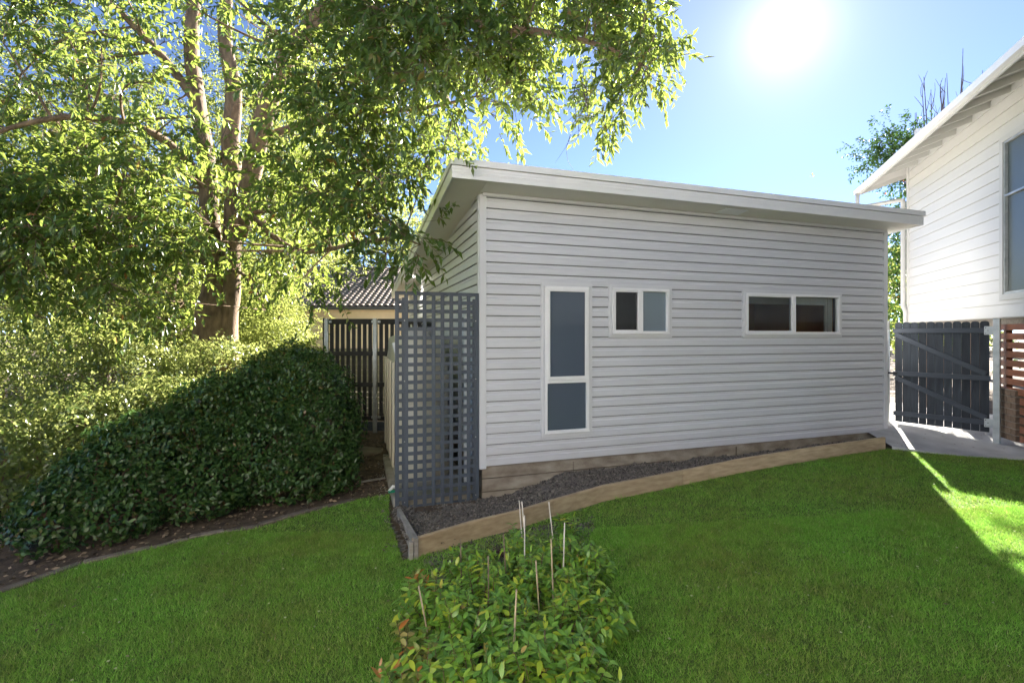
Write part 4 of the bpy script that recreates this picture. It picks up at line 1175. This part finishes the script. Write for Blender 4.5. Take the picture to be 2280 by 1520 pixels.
class Crown:
    """collects sprays: twigs with leaves set along them"""
    def __init__(self): self.P, self.D, self.N, self.L, self.W = [], [], [], [], []; self.tw = MB()
    def sprays(self, T, Dr, tl, nl, L, W, droop, spread=.8, twigs=True, tr=.003):
        n = len(T)
        Dr = unit(Dr)
        a = rng.normal(0, 1, (n, 3)); side = unit(np.cross(Dr, a))
        tl = tl * rng.uniform(.6, 1.3, n)
        A = T; B = T + Dr * tl[:, None] + np.array([0, 0, -1]) * (droop * tl)[:, None] * .6
        Mi = (A + B) / 2 + np.array([0, 0, .12]) * tl[:, None]
        if twigs:
            for i in range(n): self.tw.tube([A[i], Mi[i], B[i]], [tr * 1.5, tr, tr * .5], 3)
        for k in range(nl):
            t = (k + rng.uniform(.2, .9, n)) / nl
            t = t[:, None]
            p = A * (1 - t) ** 2 + 2 * Mi * t * (1 - t) + B * t * t
            s = np.where(k % 2 == 0, 1, -1)
            rnd = rng.normal(0, .35, (n, 3))
            d = Dr * .55 + side * s * spread + rnd + np.array([0, 0, -droop])
            nr = np.array([0, 0, 1.0]) + rng.normal(0, .45, (n, 3))
            self.P.append(p); self.D.append(d); self.N.append(nr)
            self.L.append(L * rng.uniform(.65, 1.25, n)); self.W.append(W * rng.uniform(.75, 1.25, n))
    def make(self, root, m, full=False, curl=.15, name='crown', twm=None):
        f = leaf_full if full else leaf_tris
        V, Fx = f(np.concatenate(self.P), np.concatenate(self.D), np.concatenate(self.N), np.concatenate(self.L), np.concatenate(self.W), curl=curl)
        o = np_obj(name, V, Fx, m, root)
        if self.tw.v: self.tw.obj('twigs', twm or M['twig'], root, kind='stuff')
        return o

def rough_trunk(mb, pts, rad, sides=14):
    """a trunk with bulges and flutes"""
    pts = [Vector(p) for p in pts]; fine, rr = [], []
    for i in range(len(pts) - 1):
        k = 5
        for j in range(k):
            t = j / k; p0 = pts[max(i - 1, 0)]; p1 = pts[i]; p2 = pts[i + 1]; p3 = pts[min(i + 2, len(pts) - 1)]
            q = .5 * ((2 * p1) + (p2 - p0) * t + (2 * p0 - 5 * p1 + 4 * p2 - p3) * t * t + (3 * p1 - p0 - 3 * p2 + p3) * t ** 3)
            fine.append(q); rr.append(rad[i] * (1 - t) + rad[i + 1] * t)
    fine.append(pts[-1]); rr.append(rad[-1])
    o = len(mb.v)
    mb.tube(fine, rr, sides)
    ph = rng.uniform(0, 6, 3)
    for i in range(len(fine)):
        for k in range(sides):
            v = Vector(mb.v[o + i * sides + k]); c = fine[i]; th = 2 * math.pi * k / sides
            f = 1 + .06 * math.sin(3 * th + ph[0] + i * .15) + .04 * math.sin(5 * th + ph[1] - i * .3) + rng.normal() * .012
            mb.v[o + i * sides + k] = tuple(c + (v - c) * f)
    return fine, rr

# ------------------------------------------------------------------ the big tree over the studio
TB = Vector((-5.75, 9.6, zg(-5.75, 9.6) - .1))
bt = thing('big_tree', 'large spreading tree with drooping leaves and several mottled stems left of the studio', 'tree', TB)
def tp(px, py, Z): return pt(px, py, Z) - TB
mb = MB(); limbs = []
def limb(pts, rad, sides=12):
    f, r = rough_trunk(mb, pts, rad, sides); limbs.extend(list(zip(f, r)))
limb([Vector((0, 0, 0)), tp(470, 770, 9.6), tp(470, 690, 9.6), tp(478, 640, 9.6), tp(470, 520, 9.5), tp(462, 380, 9.5), tp(440, 230, 9.4), tp(425, 90, 9.3), tp(440, -120, 9.2), tp(420, -400, 9.0)], [.36, .30, .27, .205, .18, .16, .14, .125, .10, .05], 16)
limb([Vector((.30, .1, 0)), tp(505, 760, 9.7), tp(512, 650, 9.7), tp(515, 560, 9.6), tp(520, 430, 9.4), tp(512, 320, 9.3), tp(520, 200, 9.2), tp(500, 60, 9.2), tp(530, -200, 9)], [.26, .21, .20, .17, .17, .16, .14, .11, .06], 14)
limb([tp(530, 520, 9.6), tp(552, 430, 9.3), tp(570, 340, 9.1), tp(590, 260, 8.8), tp(612, 190, 8.5), tp(645, 120, 8.2), tp(690, 60, 7.8), tp(760, -30, 7.4), tp(900, -160, 7.0)], [.17, .17, .175, .16, .15, .15, .12, .09, .04], 12)
limb([tp(575, 330, 9.1), tp(610, 300, 9), tp(650, 285, 8.8), tp(720, 262, 8.2), tp(820, 250, 7.6), tp(950, 240, 7.1), tp(1060, 215, 6.9)], [.08, .07, .065, .055, .045, .03, .012], 8)
limb([tp(690, 60, 7.8), tp(820, 40, 7.2), tp(960, 45, 6.9), tp(1110, 60, 6.7), tp(1250, 80, 6.6), tp(1360, 110, 6.5), tp(1440, 150, 6.5)], [.085, .075, .065, .055, .04, .026, .012], 8)
limb([tp(760, -30, 7.4), tp(950, -60, 7.2), tp(1150, -50, 7.1), tp(1320, -20, 7.0), tp(1430, 40, 7.0)], [.08, .07, .05, .03, .012], 8)
limb([tp(440, 230, 9.4), tp(380, 150, 9.2), tp(300, 60, 8.8), tp(200, -40, 8.4)], [.10, .08, .06, .03], 8)
limb([tp(465, 430, 9.5), tp(400, 340, 9.0), tp(300, 280, 8.4), tp(170, 260, 7.8), tp(40, 280, 7.3), tp(-60, 320, 7)], [.10, .08, .065, .05, .035, .015], 8)
limb([tp(520, 430, 9.4), tp(600, 520, 8.8), tp(680, 560, 8.2), tp(780, 545, 7.4), tp(880, 530, 6.6), tp(935, 545, 6.0)], [.06, .05, .042, .032, .02, .008], 7)
limb([tp(475, 560, 9.4), tp(400, 520, 8.8), tp(300, 500, 8.2), tp(180, 520, 7.6), tp(60, 560, 7.2)], [.08, .065, .05, .035, .012], 7)
limb([tp(512, 600, 9.6), tp(540, 610, 9.3), tp(562, 640, 9.0), tp(590, 690, 8.9)], [.035, .032, .026, .014], 6)
limb([tp(540, 480, 9.4), tp(600, 470, 9.2), tp(622, 500, 9.0), tp(660, 470, 8.8), tp(700, 440, 8.6), tp(800, 400, 8.0), tp(900, 350, 7.4)], [.05, .042, .038, .032, .028, .02, .008], 7)
mb.obj('trunk', M['bark'], bt, True)
# leaf clusters: pixel-free volumes, listed as centre, radius, number of sprays
clus = []
def scatter(n, x0, x1, y0, y1, z0, z1, r, ns, test=None):
    k = 0
    while k < n:
        px, py, Z = rng.uniform(x0, x1), rng.uniform(y0, y1), rng.uniform(z0, z1)
        if test and not test(px, py): continue
        clus.append((tp(px, py, Z), r * rng.uniform(.7, 1.2), int(ns * rng.uniform(.7, 1.3)))); k += 1
low_l = lambda px: 640 - 60 * math.sin(px / 90.0)
scatter(98, -120, 700, -160, 640, 6.4, 10.5, .50, 20, lambda x, y: y < low_l(x) and not (190 < x < 480 and 40 < y < 110 and rng.random() < .6) and not (400 < x < 640 and 60 < y < 330 and rng.random() < .62))
scatter(30, 380, 760, 330, 640, 7.2, 9.2, .42, 18)
scatter(38, -100, 420, 350, 690, 6.0, 7.8, .42, 20)
scatter(50, 640, 980, -100, 430, 5.8, 8.2, .42, 20, lambda x, y: y < 470 - max(0, x - 860) * 1.1)
scatter(9, 740, 900, 420, 600, 5.6, 7.4, .30, 14, lambda x, y: y < 600 - abs(x - 830) * .6)
LOWB = [(940, 235), (1010, 235), (1070, 250), (1120, 220), (1160, 250), (1200, 150), (1260, 170), (1310, 190), (1345, 270), (1390, 225), (1430, 165), (1478, 105)]
def lowb(x): return -32 + float(np.interp(x, [p[0] for p in LOWB], [p[1] for p in LOWB]))
scatter(76, 930, 1462, -150, 330, 6.2, 7.6, .27, 15, lambda x, y: y < lowb(x) - 18 and x < 1440 + .2 * max(0, y) - max(0, y - 120) * .6)
for px, py, Z, r, ns in ((1340, 262, 6.5, .14, 8), (1342, 285, 6.5, .07, 4), (1375, 225, 6.5, .2, 10), (1100, 262, 6.6, .16, 7), (1165, 250, 6.6, .14, 6), (1215, 215, 6.6, .15, 7),
                         (1460, 70, 6.6, .2, 10), (1470, 130, 6.5, .16, 8), (1440, 175, 6.5, .16, 8), (925, 530, 5.9, .14, 6), (905, 560, 6.0, .16, 7)):
    clus.append((tp(px, py, Z), r, ns))
LP = np.array([tuple(p) for p, r in limbs])
br = MB(); cr = Crown()
for c, r, ns in clus:
    q_ = c + TB; ppx = HX + q_.x / q_.y * F; ppy = HY - (q_.z - EYE) / q_.y * F
    if 415 < ppx < 640 and 150 < ppy < 740 and q_.y < 9.6 and rng.random() < .82: continue
    if 515 < ppx < 650 and 150 < ppy < 390 and rng.random() < .85: continue
    if 690 < ppx < 880 and 500 < ppy < 700 and rng.random() < .75: continue
    cn = np.array(tuple(c))
    dd = np.linalg.norm(LP - cn, axis=1) + .35 * np.maximum(0, LP[:, 2] - cn[2])
    j = int(dd.argmin()); a = Vector(LP[j]); ln = (c - a).length
    r0 = min(limbs[j][1] * .6, .008 + .010 * ln)
    pts_ = curve(a, c, sag=.15, n=6, wob=.07)
    br.tube(pts_, [r0 * (1 - .75 * t / 6) + .002 for t in range(7)], 5)
    out = unit((cn - LP[j])[None])[0]
    T = cn + rng.normal(0, 1, (ns, 3)) * np.array([r, r, r * .75]) * .72
    D = unit(T - cn) * .8 + out * .5 + rng.normal(0, .25, (ns, 3)); D[:, 2] -= .25
    for i in range(0, ns, 2): br.tube([pts_[-2], Vector(T[i])], [.004, .002], 3)
    cr.sprays(T, D, .34, 11, .140, .056, .50, .85)
br.obj('branches', M['bark'], bt)
cr.make(bt, M['leaf_tree'], curl=.12)
# bare twiggy bits hanging in the crown
db = MB()
for (px, py, Z, ex, ey) in ((470, 300, 8.6, 420, 210), (480, 330, 8.6, 520, 230), (455, 300, 8.6, 400, 330), (1290, 180, 6.4, 1270, 300), (1300, 170, 6.4, 1290, 290), (1010, 250, 6.6, 985, 345), (1020, 260, 6.6, 1040, 350), (1285, 200, 6.4, 1310, 280)):
    a, b = tp(px, py, Z), tp(ex, ey, Z - .2)
    ps = curve(a, b, .1, 6, .12); db.tube(ps, [.010 * (1 - t / 8) for t in range(7)], 4)
    for i in range(2, 7):
        for _ in range(2):
            e = ps[i] + (b - a) * rng.uniform(.15, .35) + Vector(rng.normal(0, .12, 3)); db.tube(curve(ps[i], e, .1, 3, .1), [.004, .003, .002, .001], 3)
db.obj('bare_twigs', M['twig_grey'], bt, kind='stuff')

# ------------------------------------------------------------------ trees beyond
def back_tree(label, base, H, rad, ncl, lf, ns=16, leafL=.13, leafW=.05, zlow=.28, m=None, name='background_tree', group='trees beyond the garden', cat='tree', droop=.3, trunk_r=.16, lobe=None):
    base = Vector(base); t = thing(name, label, cat, base, 0, group)
    mb = MB(); fine, rr = rough_trunk(mb, [Vector((0, 0, -.2)), Vector((rng.normal() * .15, rng.normal() * .15, H * .3)), Vector((rng.normal() * .3, rng.normal() * .3, H * .6)), Vector((rng.normal() * .3, rng.normal() * .3, H * .92))], [trunk_r, trunk_r * .8, trunk_r * .55, trunk_r * .2], 8)
    C = Crown()
    for ic in range(ncl + (lobe[2] if lobe else 0)):
        u = rng.normal(0, 1, 3); u /= np.linalg.norm(u); rad_ = rng.random() ** .45
        zc = H * (1 + zlow) / 2; hz = H * (1 - zlow) / 2
        c = Vector((u[0] * rad * rad_, u[1] * rad * rad_, zc + u[2] * hz * rad_))
        if ic >= ncl: c = Vector(np.array(lobe[0]) + u * np.array(lobe[1]) * rad_)
        a = min(fine, key=lambda p: (p - c).length + .5 * max(0, p.z - c.z + .4))
        ps = curve(a, c, .12, 4, .08); mb.tube(ps, [.04, .03, .022, .014, .007], 4)
        r = rad * .22 * rng.uniform(.7, 1.3)
        cn = np.array(tuple(c)); T = cn + rng.normal(0, 1, (ns, 3)) * r * .8; D = unit(T - cn) + rng.normal(0, .4, (ns, 3)) + np.array([0, 0, .1])
        C.sprays(T, D, .4, lf, leafL, leafW, droop, .8, twigs=False)
    mb.obj('trunk', M['bark_far'], t, True)
    C.make(t, m or M['leaf_back'], curl=.1)
    return t
G = 'trees beyond the garden'
back_tree('tall light green tree filling the gap left of the big tree stems', (-12.5, 14.5, 0), 11.5, 3.4, 110, 8, 22)
back_tree('bright backlit tree directly behind the big tree stems', (-7.6, 15.5, 0), 12.5, 3.3, 120, 8, 22)
back_tree('airy yellow green tree rising between the stems and the tiled roof', (-9.9, 19.8, 0), 12.5, 2.9, 95, 8, 20, zlow=.42)
back_tree('dense tree at the far left edge of the garden', (-12.8, 9.8, 0), 9.5, 3.0, 110, 8, 22)
back_tree('low bushy tree beside the left end of the tiled roof', (-6.3, 12.6, 0), 3.9, 1.15, 60, 9, 18, .10, .04, .15)
back_tree('pale leafy tree behind the tiled roof of the neighbour', (-9.0, 34, 0), 13, 4.6, 100, 8, 22, .2, .09)
back_tree('pale green tree over the ridge beside the studio eave', (-5.5, 38, 0), 11.5, 4.0, 80, 8, 20, .2, .09)
back_tree('broad green tree far behind the left hedge', (-19, 20, 0), 11, 4.6, 110, 8, 22, .17, .07, .1)
back_tree('small shady tree behind the trunk of the big tree', (-8.4, 11.6, 0), 4.6, 1.7, 70, 9, 18, .10, .04, .1)
t = back_tree('round dark camellia tree with orange pink flowers behind the gate', (14.7, 16.6, .3), 8.5, 1.85, 130, 9, 20, .11, .06, .10, M['leaf_hedge'], 'camellia_tree', None, lobe=((-1.6, 0, 8.0), (.85, .8, .6), 26))
fl = Crown()
n = 46; u = unit(rng.normal(0, 1, (n, 3))); T = u * np.array([2.3, 2.3, 3.6]) + (0, 0, 4.6)
for k in range(7): fl.P.append(T); fl.D.append(u + rng.normal(0, .8, (n, 3))); fl.N.append(rng.normal(0, 1, (n, 3))); fl.L.append(np.full(n, .07)); fl.W.append(np.full(n, .06))
fl.make(t, M['petal'], name='flowers')
back_tree('dark green tree filling the gap below the camellia', (14.3, 22, .3), 5.5, 2.6, 60, 8, 18, .14, .06, .05, M['leaf_tree'])
back_tree('green tree far behind the raised white house', (23, 34, .3), 10, 4.5, 60, 8, 18, .2, .09, .05)
for i, (x, y, H, r, lab) in enumerate(((-15.5, 17.5, 5.5, 2.6, 'wide low tree at the far left behind the sunlit bushes'), (-10.8, 17.8, 5.0, 2.3, 'low round tree seen under the light green tree'), (-12.5, 21.5, 6.0, 2.4, 'low leafy tree behind the trunks of the big tree'), (-10.3, 16.2, 3.8, 1.6, 'small leafy tree against the boundary fence'))):
    back_tree(lab, (x, y, 0), H, r, 75, 8, 22, .15, .07, .03)
n = 26000
x = rng.uniform(-75, 50, n); zz = 15 * rng.random(n) ** .8 * (.75 + .25 * np.sin(x * .35) * np.sin(x * .13 + 1)); y = 52 + rng.uniform(-4, 4, n)
k = (x < -6) | (x > 22) | (zz < 7); x, y, zz = x[k], y[k], zz[k]; n = len(x)
V, Fx = leaf_tris(np.stack([x, y, zz], 1), rng.normal(0, 1, (n, 3)), rng.normal(0, 1, (n, 3)), rng.uniform(.5, 1.1, n), rng.uniform(.3, .6, n))
np_obj('distant_wood', V, Fx, M['leaf_back'], kind='stuff')['label'] = 'far wooded backdrop of green trees'
# bare winter tree
bw = thing('bare_tree', 'leafless tree of upright grey twigs rising behind the white house roof', 'tree', (20.3, 22.5, .2))
mb = MB(); mb.tube([(0, 0, -.2), (.1, 0, 4), (0, .1, 8.2)], [.22, .18, .13], 8)
for i in range(30):
    a = rng.uniform(0, 6.28); rr_ = rng.uniform(.2, 2.6); hb = 8.0 - rng.uniform(0, 1.4)
    tip = Vector((math.cos(a) * rr_ * 1.0, math.sin(a) * rr_ * .8, 11.6 + 2.6 * (1 - rr_ / 3.4) + rng.normal() * .5))
    if tip.x < -1.2: tip.z -= 1.6 * (-tip.x - 1.2)
    mid = Vector((tip.x * .8, tip.y * .8, hb + 1.6))
    ps = [Vector((0, 0, hb)), mid * .5 + Vector((0, 0, hb * .5 + .15)), mid, mid.lerp(tip, .5) + Vector(rng.normal(0, .07, 3)), tip]
    mb.tube(ps, [.06, .05, .038, .026, .010], 5)
    for _ in range(7):
        q = mid.lerp(tip, rng.uniform(0, .9)); e = q + Vector((rng.normal() * .28, rng.normal() * .2, rng.uniform(.3, 1.1)))
        mb.tube(curve(q, e, -.1, 3, .06), [.018, .014, .011, .007], 4)
mb.obj('branches', M['twig_grey'], bw)

# ------------------------------------------------------------------ hedges
def hedge(name, label, cat, ells, n, m, L, W, depth=.16, group=None, stems=True, lumps=.10, zmin=.05, up=.25):
    c0 = Vector((ells[0][0][0], ells[0][0][1], float(zg(ells[0][0][0], ells[0][0][1])))); t = thing(name, label, cat, c0, 0, group)
    vol = np.array([e[1][0] * e[1][2] + e[1][1] * e[1][2] for e in ells]); cnt = (n * vol / vol.sum()).astype(int)
    P, D = [], []
    for (c, r), k in zip(ells, cnt):
        u = unit(rng.normal(0, 1, (k, 3)))
        lump = 1 + lumps * np.sin(u[:, 0] * 7 + c[0] * 5) * np.sin(u[:, 1] * 8 + c[1]) * np.sin(u[:, 2] * 6 + 1) * 2
        s = lump * (1 - depth * rng.random(k) ** 1.6)
        p = u * np.array(r) * s[:, None] + np.array(c)
        nr = unit(u / np.array(r))
        ok = p[:, 2] > zg(p[:, 0], p[:, 1]) + zmin
        for (c2, r2) in ells:
            if c2 is c: continue
            ok &= (((p - np.array(c2)) / (np.array(r2) * (1 - depth))) ** 2).sum(1) > 1
        P.append(p[ok]); D.append(nr[ok])
    P = np.concatenate(P); N = np.concatenate(D); k = len(P)
    C = Crown()
    a = unit(np.cross(N, rng.normal(0, 1, (k, 3))))
    C.P = [P - np.array(tuple(c0))]; C.D = [a * .9 + N * .45 + np.array([0, 0, up])]; C.N = [N + np.array([0, 0, .7]) + rng.normal(0, .35, (k, 3))]
    C.L = [L * rng.uniform(.6, 1.25, k)]; C.W = [W * rng.uniform(.7, 1.2, k)]
    ks = rng.integers(0, k, int(n / 170)); Ts = C.P[0][ks]; Ds = N[ks] + rng.normal(0, .35, (len(ks), 3)) + np.array([0, 0, .7])
    C.sprays(Ts, Ds, .11, 7, L * .95, W * .95, .1, .8, True, .0022)
    C.make(t, m, name='foliage', curl=.12, full=(L > .045 and n < 70000))
    mb = MB()
    for (c, r) in ells:
        for _ in range(10):
            b = Vector((c[0] + rng.normal() * r[0] * .2, c[1] + rng.normal() * r[1] * .2, 0)); b.z = float(zg(b.x, b.y)) - .05
            u = unit(rng.normal(0, 1, (1, 3)))[0]; u[2] = abs(u[2]); e = Vector(np.array(c) + u * np.array(r) * .9)
            mb.tube([p - c0 for p in curve(b, e, .1, 5, .06)], [.016, .014, .012, .010, .007, .004], 4)
    mb.obj('stems', M['twig'], t)
    return t
hedge('glossy_hedge', 'large rounded dark glossy hedge mound in shade above the left lawn', 'hedge',
      [((-3.42, 7.55, .98), (.98, .85, 1.02)), ((-2.95, 7.35, .62), (.62, .72, .72)), ((-4.15, 7.1, .75), (.95, .8, .85)), ((-4.6, 6.35, .55), (.85, .75, .68)), ((-4.75, 5.75, .35), (.6, .62, .55)), ((-3.6, 6.75, .5), (.9, .6, .6)), ((-4.95, 5.35, .18), (.42, .5, .42)), ((-3.35, 6.75, .25), (.8, .50, .48)), ((-4.15, 6.15, .22), (.75, .52, .48)), ((-4.55, 5.55, .15), (.5, .45, .40)), ((-2.75, 7.05, .25), (.5, .42, .48))],
      60000, M['leaf_hedge'], .066, .036, .2)
GS = 'sunlit bushes behind the dark hedge'
hedge('sunlit_bush', 'broad sunlit camellia bush at the left edge of the photo', 'bush', [((-7.6, 8.6, 1.2), (1.7, 1.1, 1.35)), ((-6.4, 8.2, .9), (1.0, .9, 1.2)), ((-8.3, 7.6, .7), (1.2, .9, 1.2))], 34000, M['leaf_sunny'], .062, .036, .3, None, True, .2)
hedge('sunlit_bush', 'lower sunlit bush just behind the left end of the dark hedge', 'bush', [((-6.0, 6.75, .55), (.85, .75, .85)), ((-6.6, 6.2, .4), (.8, .6, .75)), ((-5.3, 7.3, .6), (.8, .6, .95))], 20000, M['leaf_sunny'], .062, .036, .3, None, True, .2)
hedge('sunlit_bush', 'sunlit bush with pale new leaves at the foot of the big tree', 'bush', [((-5.3, 8.7, 1.0), (1.0, .8, 1.1)), ((-4.4, 9.1, 1.15), (.9, .7, .85))], 20000, M['leaf_sunny'], .060, .034, .3, None, True, .2)
hedge('sunlit_bush', 'leafy bush overhanging the boundary fence left of the slat fence', 'bush', [((-5.55, 11.2, 1.35), (1.1, .7, 1.2))], 10000, M['leaf_back'], .075, .034, .35, None, True, .25)

# ------------------------------------------------------------------ young shrubs and canes in the middle patch
proto_mats = {'g': M['leaf_shrub'], 'o': M['leaf_orange'], 'p': M['leaf_purple']}
def shrub(x, y, h, r, kind, label, nst=15, L=.085, W=.036, group='young shrubs in the middle bed', lean=(0, 0)):
    z = float(zg(x, y)) + .004
    t = thing('young_shrub', label, 'shrub', (x, y, z), 0, group)
    C = Crown(); mb = MB()
    for s in range(nst):
        a = rng.uniform(0, 6.28); q = rng.random() ** .5 * r
        e = Vector((math.cos(a) * q + lean[0], math.sin(a) * q + lean[1], h * (1.05 - .45 * (q / r) ** 2) * rng.uniform(.75, 1.1)))
        b = Vector((e.x * .25, e.y * .25, -.03)); ps = curve(b, e, .12, 6, .07)
        mb.tube(ps, [.004, .0035, .003, .003, .0025, .002, .0015], 4)
        d0 = (ps[-1] - ps[-2]).normalized()
        for i in range(1, 7):
            for jn in range(2):
                p = ps[i].lerp(ps[i - 1], .5 * jn); dd = (ps[i] - ps[i - 1]).normalized(); az = rng.uniform(0, 6.28)
                u = dd.cross(Vector((math.cos(az), math.sin(az), .1))).normalized()
                for sgn in (1, -1):
                    if rng.random() < .12: continue
                    d = u * sgn + dd * .45 + Vector((0, 0, -.12)) + Vector(rng.normal(0, .2, 3))
                    C.P.append(np.array([tuple(p)])); C.D.append(np.array([tuple(d)])); C.N.append(np.array([[0, 0, 1]]) + rng.normal(0, .25, (1, 3)))
                    sc = .75 + .35 * i / 6 if i < 6 else .8
                    C.L.append(np.array([L * sc * rng.uniform(.75, 1.25)])); C.W.append(np.array([W * sc * rng.uniform(.8, 1.2)]))
    mb.obj('stems', M['twig'], t)
    C.make(t, proto_mats[kind], full=True, curl=.2, name='foliage')
    return t
def gx_(px, py): 
    p = gpt(px, py); return p.x, p.y
LS = 'young leafy green shrub among the canes in the middle bed'
SH = ((1348, 1420, .28, .20), (965, 1400, .38, .30), (1075, 1370, .42, .32), (1190, 1360, .42, .30), (1290, 1370, .36, .26), (1020, 1480, .42, .32), (1140, 1480, .44, .32), (1255, 1475, .42, .28),
      (960, 1620, .42, .32), (1080, 1620, .48, .32), (1200, 1610, .48, .30), (1295, 1580, .38, .24), (1160, 1280, .36, .27), (1255, 1290, .36, .28), (1320, 1300, .30, .20), (1050, 1295, .30, .26))
SL = ('small green shrub on the right edge of the bed beside the lawn', 'green shrub between the leaning left cane and the brown streaked cane', 'green shrub just behind the nearest tall buff cane', 'green shrub at the foot of the stout buff cane', 'green shrub at the right edge beyond the stout buff cane', 'green shrub hiding the black nursery pot', 'green shrub just right of the nearest tall buff cane', 'green shrub in the front right of the middle bed', 'pale tipped green shrub at the bottom left of the bed', 'large green shrub at the bottom centre of the bed', 'large green shrub at the bottom right of the bed', 'smaller green shrub at the bottom right corner on the lawn edge', 'green shrub below the pair of bleached canes', 'green shrub around the rightmost bleached cane', 'low yellowish green shrub at the right edge below the sleepers', 'low green shrub in front of the small dark cane')
for (px, py, h, r), lab in zip(SH, SL):
    x, y = gx_(px, py); shrub(x, y, h, r, 'g', lab, nst=31, L=.084, W=.035)
x, y = gx_(1265, 1205); shrub(x, y, .30, .15, 'g', 'taller thin green shrub beside the sleeper edging at the top of the bed', 9, group=None)
x, y = gx_(1150, 1240); shrub(x, y, .32, .10, 'g', 'single upright bluish green shoot before the sleeper edging', 4, group=None)
x, y = gx_(1185, 1245); shrub(x, y, .18, .10, 'p', 'small purple leaved plant between the canes', 7, .045, .018, group=None)
x, y = gx_(1110, 1240); shrub(x, y, .10, .10, 'p', 'low purple leaved tuft by the sleeper edging', 6, .04, .016, group=None)
x, y = gx_(895, 1510); shrub(x, y, .34, .26, 'o', 'shrub with orange tinged leaves at the left edge of the bed', 13, .080, .036, group=None)
x, y = gx_(960, 1330); shrub(x, y, .30, .12, 'o', 'straggly shrub with a long arching yellow green shoot', 5, .09, .03, group=None, lean=(-.08, 0))
x, y = gx_(900, 1650); shrub(x, y, .36, .30, 'o', 'pale yellow green shrub at the bottom left of the bed', 15, .085, .038, group=None)
# black nursery pot
x, y = gx_(1052, 1480); pz_ = float(zg(x, y))
pp = thing('nursery_pot', 'black plastic nursery pot half hidden among the leaves', 'plant pot', (x, y, pz_))
mb = MB(); n = 20; prof = [(.075, 0), (.095, .16), (.103, .16), (.103, .18), (.095, .18), (.088, .15), (.07, .02)]
vs = [(r_ * math.cos(2 * math.pi * i / n), r_ * math.sin(2 * math.pi * i / n), z_) for r_, z_ in prof for i in range(n)]
fs = [(j * n + i, j * n + (i + 1) % n, (j + 1) * n + (i + 1) % n, (j + 1) * n + i) for j in range(len(prof) - 1) for i in range(n)]
mb.add(vs, fs); mb.obj('pot', M['pot'], pp, True)
# canes: (foot x, foot y, top x, top y) in the photograph, built as leaning rods standing in the soil
canes = [(1163, 1180, 1156, 1114, 'cane_pale', 'left one of the pair of bleached canes nearest the sleeper edging'), (1170, 1180, 1162, 1116, 'cane_pale', 'right one of the pair of bleached canes nearest the sleeper edging'),
         (1168, 1238, 1168, 1147, 'cane_pale', 'short bleached cane just in front of the pair of canes'), (1234, 1200, 1222, 1117, 'cane_pale', 'tall slanting bleached cane by the thin shrub at the back'),
         (1127, 1270, 1121, 1188, 'cane_dark', 'dark mouldy cane behind the middle of the shrubs'), (1254, 1275, 1257, 1163, 'cane_pale', 'rightmost bleached cane in the bed'),
         (1232, 1320, 1227, 1199, 'cane', 'tan cane with orange leaves beside its top'), (1088, 1325, 1087, 1236, 'cane_dark', 'brown streaked cane left of the middle'),
         (1201, 1350, 1193, 1247, 'cane', 'stout buff cane just right of the middle'), (1142, 1500, 1150, 1311, 'cane', 'nearest tall buff cane in front of the others'),
         (955, 1400, 932, 1304, 'cane', 'leaning cane at the left edge beside the orange tinged shrub'), (1027, 1245, 1025, 1200, 'cane_dark', 'small dark cane nearest the left corner of the sleepers')]
for (fx, fy, tx_, ty_, cm, lab) in canes:
    foot = gpt(fx, fy + 70, 0); Z = foot.y; top = pt(tx_, ty_, Z + rng.uniform(-.02, .04)); foot.z -= .03
    foot.x = top.x + (fx - tx_) / F * Z * 1.5
    t = tag((lambda b: b)(MB().tube([Vector((0, 0, 0)), (top - foot) * .33, (top - foot) * .335, (top - foot) * .66, (top - foot) * .665, top - foot], [.0068, .0062, .0072, .0060, .0068, .0056], 7).obj('garden_cane', M[cm], None, True)), lab, 'garden cane', 'garden canes in the middle bed')
    t.location = foot
